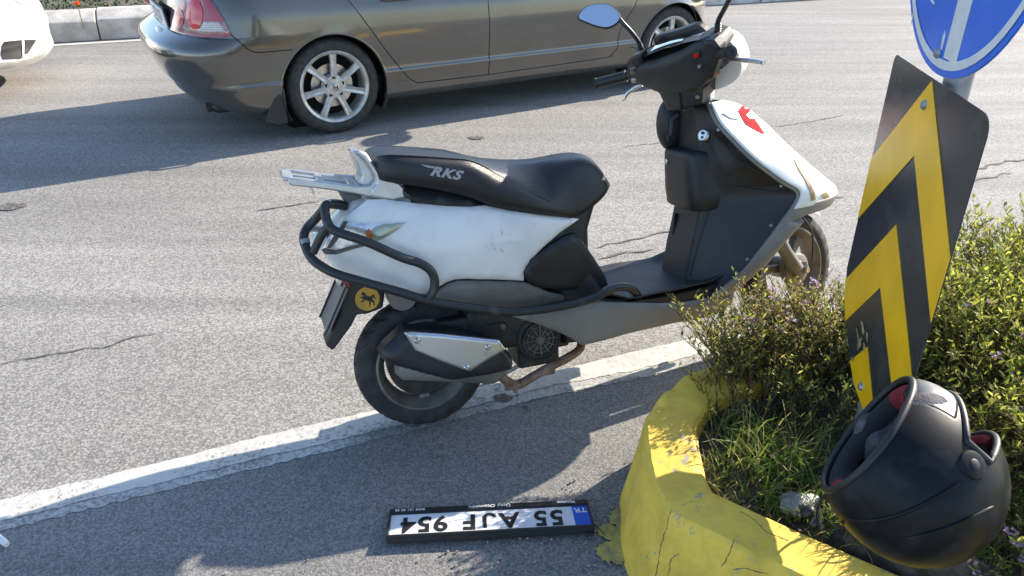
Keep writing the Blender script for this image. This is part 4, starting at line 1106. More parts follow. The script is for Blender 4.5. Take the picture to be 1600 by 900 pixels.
# leg shield: black inner face, white apron, grey edge
SH = [  # u, half width b, s centre, s edge, s nose
 (0.300, 0.172, 0.835, 0.880, 0.98), (0.366, 0.180, 0.850, 0.978, 1.06), (0.420, 0.183, 0.862, 1.030, 1.16), (0.460, 0.184, 0.872, 1.068, 1.26), (0.510, 0.184, 0.884, 1.112, 1.37), (0.553, 0.182, 0.892, 1.150, 1.402),
 (0.591, 0.180, 0.895, 1.160, 1.355), (0.630, 0.180, 0.896, 1.100, 1.305), (0.679, 0.178, 0.896, 1.032, 1.245), (0.725, 0.160, 0.895, 0.985, 1.195), (0.771, 0.138, 0.892, 0.948, 1.150), (0.800, 0.118, 0.892, 0.930, 1.118), (0.826, 0.100, 0.892, 0.920, 1.088), (0.850, 0.086, 0.892, 0.916, 1.045), (0.866, 0.072, 0.894, 0.916, 0.985)]
SH = [(u + 0.006 * k_, b + 0.024 * k_, sc, se - 0.019 * k_, sn) for (u, b, sc, se, sn), k_ in zip(SH, (0.4, 0.8, 1, 1, 1, 1, 1, 1, 1, 0.9, 0.8, 0.6, 0.4, 0.2, 0.1))]
SHd = [tuple(p) for p in spline(SH, 6)]
def shield_s(t, b, sc, se):
    x = min(1.0, abs(t) / b)
    k = 0 if x < 0.36 else ((x - 0.36) / 0.64)
    return sc + (se - sc) * (k ** 1.05)
mb = MB(); rings = []
for u, b, sc, se, sn in SHd:
    def rec(t):
        e = max(0.0, min(1.0, (abs(t) - 0.60) / 0.12)) * max(0.0, min(1.0, (0.985 - abs(t)) / 0.05)) * max(0.0, min(1.0, (u - 0.60) / 0.02)) * max(0.0, min(1.0, (0.80 - u) / 0.06))
        return 0.016 * e * e * (3 - 2 * e)
    rings.append([L3(shield_s(t * b, b, sc, se) + rec(t), t * b, u) for t in np.linspace(-1, 1, 81)])
inner_sh = build('leg_shield', mb.loft(rings, closed=False, cap=False), M['black_plastic'], scooter, smooth=60)
# apron
mb = MB(); rings = []
for u, b, sc, se, sn in SHd:
    if u < 0.545: continue
    row = []
    for th in np.linspace(-math.pi / 2, math.pi / 2, 41):
        c, sn_ = math.cos(th), math.sin(th)
        row.append(L3(se + 0.004 + (sn - se) * abs(c) ** 1.25, (b + 0.010) * math.copysign(abs(sn_) ** 0.85, sn_), u + 0.004))
    rings.append(row)
apron_o = build('front_apron', mb.loft(rings, closed=False, cap=False), M['white_paint'], scooter, smooth=60)
s_ = apron_o.modifiers.new('thickness', 'SOLIDIFY'); s_.thickness = 0.004; s_.offset = 0
# lower grey front shell
mb = MB(); rings = []
for u, b, sc, se, sn in SHd:
    if u > 0.56: continue
    row = []
    dep = interp(u, [(0.30, 0.05), (0.366, 0.05), (0.42, 0.055), (0.46, 0.06), (0.50, 0.075), (0.53, 0.16), (0.56, 0.20)])
    for th in np.linspace(-math.pi / 2, math.pi / 2, 41):
        c, sn_ = math.cos(th), math.sin(th)
        full = min(sn, se + dep + 0.05) if u < 0.52 else sn
        row.append(L3(se + 0.003 + (full - se) * abs(c) ** (0.45 if u < 0.50 else 1.1), (b + 0.008) * math.copysign(abs(sn_) ** (0.42 if u < 0.50 else 0.8), sn_), u))
    rings.append(row)
nose = build('nose_shell', mb.loft(rings, closed=False, cap=False), M['grey_plastic'], scooter, smooth=60)
s_ = nose.modifiers.new('thickness', 'SOLIDIFY'); s_.thickness = 0.008; s_.offset = -1
# beads along the edge of the shield
for sg in (1, -1):
    e = [(u, b, se) for u, b, sc, se, sn in SHd]
    build('shield_edge', MB().tube([L3(se + 0.001, sg * (b + 0.003), u)[:] for u, b, se in e if u > 0.545], 0.006, 8), M['grey_plastic'], apron_o, smooth=80)
    build('shield_edge', MB().tube([L3(se + 0.001, sg * (b + 0.002), u)[:] for u, b, se in e if u <= 0.56], 0.0075, 8), M['grey_plastic'], nose, smooth=80)
# glove box door standing proud of the column
def face_s(t, u):
    for (a, b) in zip(SHd, SHd[1:]):
        if a[0] <= u <= b[0] + 1e-9:
            k = (u - a[0]) / (b[0] - a[0]); q = [a[i] + (b[i] - a[i]) * k for i in range(5)]
            return shield_s(t, q[1], q[2], q[3])
    return SHd[-1][2]
mb = MB(); rings = []
for u, sr, hw_, dep in [(0.546, 0.882, 0.080, 0.05), (0.549, 0.866, 0.095, 0.10), (0.556, 0.858, 0.102, 0.12), (0.60, 0.852, 0.104, 0.12), (0.66, 0.848, 0.098, 0.11), (0.71, 0.846, 0.092, 0.09), (0.722, 0.848, 0.089, 0.08), (0.728, 0.856, 0.084, 0.07), (0.730, 0.870, 0.074, 0.04)]:
    ring = []
    for k in range(36):
        a = 2 * math.pi * k / 36; c, sn = math.cos(a), math.sin(a)
        ring.append(L3(sr + dep + dep * math.copysign(abs(c) ** 0.42, c), hw_ * math.copysign(abs(sn) ** 0.42, sn), u))
    rings.append(ring)
build('glove_box', mb.loft(rings), M['black_plastic'], scooter, smooth=60)
gl = SF.inv(1062, 253, -0.03)
kh = build('glove_lock', MB().lathe([(0, 0.004), (0.006, 0.004), (0.0085, 0.002), (0.0085, -0.01)], L3(0.846, -0.045, 0.690), L3(-1, 0.0, 0), 18), M['steel'], scooter, smooth=40)
mb = MB().box(L3(0.876, -0.045, 0.47), (0.012, 0.010, 0.10), Matrix.Rotation(R(6), 3, 'Y')); build('slot', mb, M['seam'], inner_sh, smooth=30, bevel=0.002)
# key switch
ks, ku = SF.inv(1101, 212, 0.088)
kp = L3(ks, 0.088, ku); kx = Vector((-0.86, -0.42, 0.28)).normalized()
ksw = build('key_switch', MB().lathe([(0, 0.012), (0.015, 0.012), (0.019, 0.008), (0.019, -0.03)], kp, kx, 26), M['steel'], scooter, smooth=40)
ksw.scale = (1, 1, 1)
for dz in (0.006, -0.007):
    build('key_hole', MB().lathe([(0, 0.0145), (0.0045, 0.0145), (0.0045, 0.01)], kp + Vector((0, 0, dz)), kx, 12), M['ink'], ksw, smooth=30)
# bag hook
build('bag_hook', MB().tube([L3(0.866, -0.01, 0.835)[:], L3(0.845, -0.01, 0.82)[:], L3(0.842, -0.01, 0.78)[:], L3(0.832, -0.008, 0.765)[:], L3(0.828, -0.006, 0.775)[:]], 0.007, 8), M['black_plastic'], scooter, smooth=70)
# bulge left of the column
mb = MB().ellipsoid(L3(0.885, -0.085, 0.80), (0.05, 0.04, 0.085)); build('fork_cover', mb, M['black_plastic'], scooter, smooth=80)
build('screw', MB().lathe([(0, 0.003), (0.004, 0.003), (0.005, 0)], L3(face_s(0.13, 0.655) - 0.002, 0.13, 0.655), L3(-1, 0.6, 0), 10), M['ink'], inner_sh, smooth=30)
# pressed ridges and fixings of the shield
def on_shield(px, t0=0.1):
    s, u = SF.inv(px[0], px[1], t0); t = t0
    for _ in range(12):
        s, u = SF.inv(px[0], px[1], t); t_lo, t_hi = 0.0, 0.2
        for _ in range(24):
            tm = (t_lo + t_hi) / 2
            if face_s(tm, u) < s: t_lo = tm
            else: t_hi = tm
        t = 0.5 * t + 0.25 * (t_lo + t_hi)
    return L3(face_s(t, u) - 0.001, t, u)
for line_ in ([(1150, 292), (1175, 295), (1205, 298), (1236, 300)], [(1150, 248), (1185, 268), (1215, 284), (1238, 298)], [(1110, 326), (1098, 360), (1086, 400), (1078, 430)]):
    build('ridge', MB().tube([p[:] for p in spline([on_shield(q)[:] for q in line_], 5)], 0.0028, 8), M['black_plastic'], inner_sh, smooth=80)
for q in ((1221, 290), (1128, 205), (1168, 405), (1205, 352)):
    build('screw', MB().lathe([(0, 0.003), (0.004, 0.003), (0.0055, 0.0)], on_shield(q), L3(-1, 0.5, 0), 10), M['galv'], inner_sh, smooth=30)
build('side_stand', MB().tube([L3(0.40, -0.10, 0.22)[:], L3(0.43, -0.17, 0.12)[:], L3(0.45, -0.225, 0.048)[:], L3(0.47, -0.25, 0.048)[:]], 0.010, 10), M['black_metal'], scooter, smooth=70)
# red print on the apron
bv = bvh_of(apron_o)
def apron_print(name, px, m, off=0.0042, mirror=False):
    org = Vector(SF.matrix().inverted() @ Vector(CAMP))
    mi = SF.matrix().inverted().to_3x3(); v = []
    B = resample(px, 3.0); poly = [tuple(b) for b in B]
    G = [(x, y) for x in np.arange(min(p[0] for p in px) + 1.5, max(p[0] for p in px), 3) for y in np.arange(min(p[1] for p in px) + 1.5, max(p[1] for p in px), 3) if in_poly((x, y), poly)]
    allp = [Vector(b) for b in B] + [Vector(g) for g in G]
    vs, es, fs, *_ = delaunay_2d_cdt(allp, [(i, (i + 1) % len(B)) for i in range(len(B))], [], 1, 1e-4)
    ok = {}
    for i, p in enumerate(vs):
        d = (mi @ Vector(ray(p.x, p.y))).normalized(); h = bv.ray_cast(org, d)
        if h[0] is not None:
            nn = h[1] if h[1].dot(d) < 0 else -h[1]
            ok[i] = len(v); v.append((h[0] + nn * off)[:])
    f = [tuple(ok[i] for i in t) for t in fs if all(i in ok for i in t)]
    if f:
        me = bpy.data.meshes.new(name); me.from_pydata(v, [], f); link_mesh(name, me, m, apron_o)
apron_print('red_print', [(1152, 174), (1158, 167), (1168, 168), (1171, 175), (1165, 181), (1171, 187), (1177, 186), (1185, 197), (1195, 212), (1180, 205), (1164, 195)], M['red_plastic'])
apron_print('grey_print', [(1127, 178), (1141, 172), (1150, 176), (1154, 189), (1140, 186)], M['print_silver'])
apron_print('glue_crack', [(1238, 248), (1243, 250), (1252, 268), (1262, 283), (1271, 300), (1273, 312), (1266, 314), (1264, 298), (1256, 280), (1246, 265)], M['gold'])
apron_print('glue_crack', [(1281, 304), (1289, 300), (1295, 308), (1290, 314)], M['gold'])

# steering: everything that turns with the bars
RAKE, TURN = R(27), R(23)
ax = Vector((-math.sin(RAKE), 0, math.cos(RAKE))); fw_ = Vector((math.cos(RAKE), 0, math.sin(RAKE)))
m_ = Matrix.Identity(4)
Rt = Matrix.Rotation(TURN, 3, ax)
for i, vec in enumerate((Rt @ fw_, Rt @ Vector((0, 1, 0)), ax)):
    for j in range(3): m_[j][i] = vec[j]
so = L3(0.955, 0, 0.75)
for j in range(3): m_[j][3] = so[j]
m_f = Matrix.Identity(4); Rf = Matrix.Rotation(R(13), 3, ax)
for i, vec in enumerate((Rf @ fw_, Rf @ Vector((0, 1, 0)), ax)):
    for j in range(3): m_f[j][i] = vec[j]
for j in range(3): m_f[j][3] = so[j]
ST_W = SF.matrix() @ m_
steer = part_empty('handlebar', scooter, m_)
def Q(f, t, a): return Vector((f, -t, a))
# fork, front wheel
AX = -0.565
FWm = part_empty('wheel', scooter, m_f @ Matrix.Translation(Q(0.085, 0, AX)))
wheel('front', FWm, None, Rr=0.197, wd=0.085, rim_r=0.140, dirty=True)
fork = part_empty('fork', scooter, m_f)
for t in (-0.075, 0.075):
    build('fork_leg', MB().tube([Q(0.03, t, -0.22)[:], Q(0.05, t, AX + 0.10)[:], Q(0.065, t, AX + 0.02)[:]], [0.021, 0.021, 0.023], 16), M['dirty_alloy'], fork, smooth=70)
    build('axle_bracket', MB().box(Q(0.08, t, AX), (0.06, 0.02, 0.045)), M['dirty_alloy'], fork, smooth=30, bevel=0.008)
    build('axle_nut', MB().lathe([(0, 0.014), (0.008, 0.014), (0.011, 0.008), (0.011, -0.004)], Q(0.085, t + math.copysign(0.010, t), AX), Q(0, math.copysign(1, t), 0), 6), M['steel'], fork, smooth=30)
build('brake_drum', MB().lathe([(0, -0.035), (0.048, -0.035), (0.054, -0.028), (0.054, 0.0), (0.048, 0.005), (0, 0.005)], Q(0.085, 0.055, AX), Q(0, 1, 0), 36), M['dirty_alloy'], fork, smooth=40)
build('drum_hub', MB().lathe([(0, 0.006), (0.024, 0.006), (0.030, 0.0), (0.030, -0.02)], Q(0.085, 0.060, AX), Q(0, 1, 0), 28), M['dark_engine'], fork, smooth=40)
build('fork_bridge', MB().box(Q(0.03, 0, -0.25), (0.06, 0.19, 0.04)), M['dark_engine'], fork, smooth=30, bevel=0.01)
mb = MB(); rings = []
for k in range(17):
    a = R(25 + 125 * k / 16); rr = 0.222
    rings.append([Q(0.085 + (rr + dr) * math.cos(a), t, AX + (rr + dr) * math.sin(a)) for t, dr in ((-0.055, -0.022), (-0.042, -0.004), (0.0, 0.004), (0.042, -0.004), (0.055, -0.022), (0.04, -0.008), (0.0, -0.001), (-0.04, -0.008))])
build('front_mudguard', mb.loft(rings), M['dusty_plastic'], fork, smooth=60)
build('brake_cable', MB().tube(spline([Q(0.09, 0.09, -0.25)[:], Q(0.14, 0.095, -0.36)[:], Q(0.17, 0.09, -0.47)[:], Q(0.13, 0.085, -0.56)[:]], 6), 0.0035, 6), M['black_plastic'], fork, smooth=80)
# head: cover with both switch clusters, neck, visor, white cowl
SW = SF.matrix() @ m_
SWi = SW.inverted(); SW3 = SW.to_3x3()
sF = np.array(SW3 @ Vector((1, 0, 0))); sO = np.array(SW.translation)
def stq(px, py, f):
    """point of the plane f = const of the steering head, as (t, a)"""
    q = SWi @ Vector(hit(px, py, sO + sF * f, sF)); return -q.y, q.z
def head_panel(name, px, f, m, parent, bulge=0.0, thick=0.1, roll=0.02, grid=0.010, taper=0.0):
    pts = [stq(x, y, f) for x, y in px]
    ct = sum(p[0] for p in pts) / len(pts); ca = sum(p[1] for p in pts) / len(pts)
    hw_ = max(abs(p[0] - ct) for p in pts)
    D = lambda t, a: -f + bulge * max(0.0, 1 - ((t - ct) / hw_) ** 2)
    mb = panel_mesh(MB(), pts, D, thick, grid, roll, 1, fn=lambda t, d, a: Q(-d, t, a))
    if taper:
        n = len(resample(pts, grid * 0.8)); k0 = len(mb.v) - n
        for k in range(k0, len(mb.v)):
            v = mb.v[k]; mb.v[k] = (v[0], v[1] + (-ct - v[1]) * taper, v[2] + (ca - v[2]) * taper)
        mb.f.append(tuple(range(k0, len(mb.v))))
    return build(name, mb, m, parent, smooth=50)
head = head_panel('head_cover', [(979, 98), (986, 93), (997, 99), (1030, 91), (1065, 78), (1090, 63), (1104, 60), (1118, 66), (1125, 80), (1121, 100), (1113, 124), (1097, 137), (1092, 141), (1040, 146), (1030, 142), (1003, 134), (986, 136), (978, 117)], -0.060, M['dusty_plastic'], steer, bulge=0.028, thick=0.085, roll=0.022, taper=0.10)
head_panel('neck_cover', [(1006, 128), (1018, 105), (1060, 92), (1084, 104), (1096, 130), (1095, 164), (1064, 173), (1045, 174), (1037, 160), (1027, 140)], -0.068, M['dusty_plastic'], head, bulge=0.014, thick=0.10, roll=0.016, taper=0.05)
head_panel('neck_seam', [(1056, 94), (1057.6, 94), (1065.5, 172), (1063.5, 172)], -0.0845, M['seam'], head, thick=0.004, roll=0.0, grid=0.006)
cl = head_panel('switch_panel', [(978, 98), (985, 90), (1000, 84), (1003, 104), (999, 122), (1002, 133), (986, 136), (978, 117)], -0.068, M['black_plastic'], head, thick=0.03, roll=0.006, grid=0.006)
head_panel('button', [(982, 107), (993, 105), (994, 115), (984, 117)], -0.076, M['car_glass'], cl, thick=0.01, roll=0.003, grid=0.004)
head_panel('button', [(985, 124), (993, 123), (994, 130), (986, 131)], -0.076, M['galv'], cl, thick=0.01, roll=0.003, grid=0.004)
cr_ = head_panel('switch_panel', [(1082, 100), (1088, 82), (1100, 64), (1114, 64), (1123, 76), (1120, 100), (1112, 124), (1104, 126), (1090, 114)], -0.070, M['black_plastic'], head, thick=0.03, roll=0.008, grid=0.006)
head_panel('button', [(1082, 84), (1093, 81), (1094, 91), (1083, 94)], -0.080, M['ink'], cr_, thick=0.01, roll=0.003, grid=0.004)
head_panel('button', [(1083, 85.5), (1090, 84), (1090.5, 90), (1083.5, 91.5)], -0.083, M['red_plastic'], cr_, thick=0.01, roll=0.002, grid=0.004)
head_panel('button', [(1087, 101), (1098, 99), (1099, 109), (1088, 111)], -0.080, M['ink'], cr_, thick=0.01, roll=0.003, grid=0.004)
head_panel('button', [(1089, 103), (1094, 102), (1094.5, 107), (1089.5, 108)], -0.083, M['galv'], cr_, thick=0.01, roll=0.002, grid=0.004)
for x, y in ((1089, 152), (1048, 163)):
    t, a = stq(x, y, -0.08); build('screw', MB().lathe([(0, 0.003), (0.005, 0.003), (0.006, 0)], Q(-0.078, t, a), Q(-1, 0, 0), 12), M['galv'] if x > 1060 else M['ink'], head, smooth=30)
build('steering_column', MB().tube([Q(0, 0, 0.12)[:], Q(0.03, 0, -0.24)[:]], 0.026, 16), M['dark_engine'], fork, smooth=70)
# sloping dash between cover and visor
tl_, tr_ = stq(994, 95, -0.055), stq(1096, 60, -0.055); fl_, fr_ = stq(1021, 73, 0.045), stq(1100, 58, 0.045)
mb = MB(); rings = []
for k in range(9):
    x = k / 8; f = -0.062 + 0.112 * x; rise = 0.006 * math.sin(x * math.pi)
    row = []
    for j in range(13):
        y = j / 12; t = (tl_[0] + (tr_[0] - tl_[0]) * y) * (1 - x) + (fl_[0] + (fr_[0] - fl_[0]) * y) * x; a = (tl_[1] + (tr_[1] - tl_[1]) * y) * (1 - x) + (fl_[1] + (fr_[1] - fl_[1]) * y) * x
        row.append(Q(f, t, a + rise + 0.010 * math.sin(math.pi * y)))
    rings.append(row)
build('dash', mb.loft(rings, closed=False, cap=False), M['car_black'], head, smooth=70)
rings = [[p + Q(0, 0, 0.003) for p in r[3:10]] for r in rings[1:6]]
build('dash_glass', MB().loft(rings, closed=False, cap=False), M['car_glass'], head, smooth=70)
head_panel('visor', [(1019, 66), (1021, 59), (1030, 54), (1060, 46), (1084, 38), (1092, 39), (1100, 46), (1106, 55), (1098, 60), (1047, 70), (1024, 75)], 0.045, M['black_plastic'], head, bulge=0.012, thick=0.02, roll=0.006, grid=0.008)
# white cowl round the head lamp
t0, a0 = stq(1098, 98, 0.03)
mb = MB(); rings = []
for k in range(15):
    x = k / 14; f = 0.02 + 0.125 * x
    sc_ = math.sqrt(max(0.0, 1 - (x * 0.97) ** 2.6)); ring = []
    for j in range(36):
        a = 2 * math.pi * j / 36; c, sn = math.cos(a), math.sin(a)
        ring.append(Q(f, t0 + (0.128 * sc_ + 0.002) * math.copysign(abs(c) ** 0.8, c), a0 - 0.010 * x + (0.084 * sc_ + 0.002) * math.copysign(abs(sn) ** 0.8, sn)))
    rings.append(ring)
cowl = build('front_cowl', mb.loft(rings), M['white_paint'], steer, smooth=60)
hl = build('head_lamp', MB().ellipsoid(Q(0.125, t0, a0 - 0.015), (0.035, 0.085, 0.048)), M['lens_glass'], steer, smooth=80)
build('bulb', MB().ellipsoid(Q(0.13, t0, a0 - 0.015), (0.02, 0.05, 0.03)), M['chrome'], hl, smooth=80)
build('cowl_bracket', MB().prism([stq(*p, 0.03) for p in [(1094, 132), (1112, 130), (1112, 158), (1096, 160)]], lambda a, b, d: Q(d, a, b), 0.02, 0.05), M['white_paint'], cowl, smooth=30, bevel=0.004)
t, a = stq(1118, 113, 0.02); build('amber_lamp', MB().ellipsoid(Q(0.02, t, a), (0.012, 0.014, 0.012)), M['amber'], cowl, smooth=80)
# grips, levers, mirrors
def sq(px, py, f): return Q(f, *stq(px, py, f))
for sg, r0, r1, f0, f1 in ((-1, (985, 117), (931, 131), -0.02, -0.075), (1, (1106, 84), (1142, 82), -0.02, -0.085)):
    root_, tip = sq(*r0, f0), sq(*r1, f1)
    build('bar_end', MB().tube([(root_ - (tip - root_) * 0.3)[:], root_.lerp(tip, 0.2)[:]], 0.014, 12), M['black_metal'], steer, smooth=70)
    n = 26; g0 = root_.lerp(tip, 0.12); path = [g0.lerp(tip, k / n) for k in range(n + 1)]
    rad = [0.0190 if k in (0, 1) else (0.0165 if k % 2 else 0.0156) for k in range(n + 1)]; rad[-1] = 0.0185; rad[-2] = 0.0185
    grip = build('grip', MB().tube([p[:] for p in path], rad, 18), M['black_plastic'], steer, smooth=50)
    dirn = (tip - g0).normalized()
    build('grip_end', MB().lathe([(0, 0.001), (0.006, 0.001), (0.007, 0.003), (0.015, 0.002), (0.0165, -0.003)], tip, dirn, 18), M['dusty_plastic'], grip, smooth=50)
lv = [sq(1122, 90, 0.0), sq(1146, 92, -0.01), sq(1172, 95, -0.02), sq(1194, 98, -0.03)]
build('brake_lever', MB().tube(spline([p[:] for p in lv], 6), [0.009] * 6 + [0.0085] * 6 + [0.0075] * 6 + [0.0095], 10, flat=0.75), M['steel'], steer, smooth=70)
lm = sq(1122, 96, 0.0); build('lever_mount', MB().box(lm, (0.05, 0.045, 0.035)), M['black_metal'], steer, smooth=30, bevel=0.006)
lv = [sq(1004, 132, 0.03), sq(990, 139, 0.02), sq(979, 148, 0.01), sq(975, 157, 0.0)]
build('brake_lever', MB().tube(spline([p[:] for p in lv], 6), [0.008] * 18 + [0.0095], 10, flat=0.75), M['steel'], steer, smooth=70)
build('cable', MB().tube(spline([sq(1122, 98, 0.0)[:], sq(1116, 116, -0.03)[:], sq(1108, 130, -0.05)[:], sq(1094, 139, -0.05)[:], sq(1084, 146, -0.02)[:]], 6), 0.0045, 8), M['black_plastic'], steer, smooth=80)
# mirrors: stalk with ribbed boot, black housing, glass turned up to the sky
def mirror_unit(stalk_px, fs, out_px, bend=0.45):
    sk = [sq(x, y, f) for (x, y), f in zip(stalk_px, fs)]
    ms = build('mirror_stalk', MB().tube(spline([p[:] for p in sk], 6), 0.0068, 10), M['black_metal'], steer, smooth=80)
    for k in range(6):
        p = sk[0].lerp(sk[1], k / 6); build('boot_rib', MB().lathe([(0.0068, -0.003), (0.010, 0), (0.0068, 0.003)], p, sk[1] - sk[0], 12), M['black_plastic'], ms, smooth=60)
    cw = SW @ sk[-1]; n = -(cw - Vector(CAMP)).normalized(); n = (n + Vector((0, 0, bend))).normalized()
    pl_ = lambda px, d: SWi @ (Vector(hit(px[0], px[1], np.array(cw), np.array(n))) + n * d)
    op = [tuple(p) for p in spline(out_px, 5, True)]
    c = np.mean(np.array(op), 0); m = len(op)
    mb = MB(); rings = []
    for sc, d in ((0.86, 0.0005), (0.97, 0.002), (1.0, -0.002), (1.0, -0.008), (0.9, -0.022), (0.6, -0.034), (0.15, -0.038)):
        rings.append([pl_(c + (np.array(p) - c) * sc, d) for p in op])
    hs = build('mirror', mb.loft(rings), M['black_plastic'], steer, smooth=60)
    build('mirror_glass', MB().add([pl_(c + (np.array(p) - c) * 0.93, 0.003) for p in op], [tuple(range(m))]), M['mirror'], hs, smooth=0)
mirror_unit([(1003, 82), (999, 68), (988, 52), (975, 38), (968, 30)], (-0.01, -0.01, -0.02, -0.03, -0.03), [(902, 28), (908, 16), (922, 8), (947, 6), (962, 13), (970, 26), (966, 36), (950, 44), (930, 41), (912, 34)])
mirror_unit([(1121, 56), (1122, 34), (1132, 14), (1143, -6), (1150, -16)], (0.0, 0.0, -0.01, -0.02, -0.02), [(1140, -40), (1148, -54), (1170, -62), (1200, -62), (1216, -50), (1210, -34), (1190, -24), (1160, -24)])

# ---------------------------------------------------------------- cars
def car_wheel(body, s, t_out, u, rr, spokes=7, sg=1, emblem=True, steer=0.0):
    """t_out: plane of the tyre's outer face; sg=1 for the right-hand side"""
    w = bpy.data.objects.new('wheel', None); C.objects.link(w); w.parent = body; w.empty_display_size = 0.1
    w.matrix_local = Matrix.Translation(L3(s, t_out, u)) @ Matrix.Rotation(0 if sg > 0 else math.pi, 4, 'Z') @ Matrix.Rotation(steer, 4, 'Z')
    # local: -y is outward
    k = rr / 0.298
    prof = [(0.212, 0.030), (0.222, 0.012), (0.236, 0.003), (0.262, 0.000), (0.282, 0.010), (0.291, 0.024), (0.2965, 0.045)]
    for j in range(5):
        y = 0.05 + j * 0.026; prof += [(0.298, y), (0.298, y + 0.019), (0.292, y + 0.0205), (0.292, y + 0.0245)]
    prof += [(0.294, 0.185), (0.280, 0.198), (0.212, 0.180)]
    build('tyre', MB().lathe([(r * k, d) for r, d in prof], (0, 0, 0), (0, 1, 0), 72), M['rubber'], w, smooth=35)
    rim = build('rim', MB().lathe([(0.2135 * k, 0.026), (0.224 * k, 0.008), (0.219 * k, 0.004), (0.208 * k, 0.008), (0.200 * k, 0.018), (0.196 * k, 0.05), (0.19 * k, 0.16), (0.2 * k, 0.17)], (0, 0, 0), (0, 1, 0), 72), M['alloy'], w, smooth=40)
    for q in range(spokes):
        a = 2 * math.pi * q / spokes + math.pi / 2 - 0.04
        M3 = Matrix.Rotation(-a, 3, 'Y'); rings = []
        for r_, wd, y0, y1 in [(0.035, 0.046, 0.014, 0.045), (0.09, 0.040, 0.012, 0.045), (0.15, 0.038, 0.011, 0.045), (0.203, 0.046, 0.014, 0.05)]:
            h = wd * k / 2
            rings.append([M3 @ Vector((r_ * k, y, z)) for y, z in ((y1, -h * 0.8), (y0 + 0.006, -h), (y0, -h * 0.75), (y0 + 0.005, 0), (y0, h * 0.75), (y0 + 0.006, h), (y1, h * 0.8))])
        build('spoke', MB().loft(rings), M['alloy'], rim, smooth=28)
    build('hub', MB().lathe([(0, 0.010), (0.05 * k, 0.012), (0.070 * k, 0.016), (0.076 * k, 0.03), (0.076 * k, 0.06)], (0, 0, 0), (0, 1, 0), 36), M['alloy'], rim, smooth=40)
    for q in range(5):
        a = 2 * math.pi * q / 5 + 0.35
        build('lug_hole', MB().lathe([(0.0, 0.0095), (0.0085, 0.0095), (0.0115, 0.0085), (0.0125, 0.013)], Vector((0.054 * k * math.cos(a), 0.003, 0.054 * k * math.sin(a))), (0, 1, 0), 14), M['seam'], rim, smooth=30)
    cap = build('centre_cap', MB().lathe([(0, 0.003), (0.022, 0.004), (0.027, 0.008), (0.028, 0.014)], (0, 0, 0), (0, 1, 0), 26), M['silver'], rim, smooth=40)
    if emblem:
        e = MB()
        for x in (-1, 1): e.loft([[(x * 0.0105 - 0.002, y, -0.015), (x * 0.0105 + 0.002, y, -0.015), (x * 0.0135 + 0.0025, y, 0.015), (x * 0.0135 - 0.0025, y, 0.015)] for y in (0.001, 0.004)])
        e.box((0, 0.0025, -0.001), (0.022, 0.0030, 0.0045))
        build('emblem', e, M['ink'], rim, smooth=0)
    build('brake_disc', MB().lathe([(0.03, 0.075), (0.135 * k, 0.075), (0.135 * k, 0.088), (0.03, 0.088)], (0, 0, 0), (0, 1, 0), 40), M['steel'], w, smooth=40)
    build('brake_shield', MB().lathe([(0, 0.12), (0.19 * k, 0.12), (0.19 * k, 0.125)], (0, 0, 0), (0, 1, 0), 40), M['seam'], w, smooth=40)
    return w

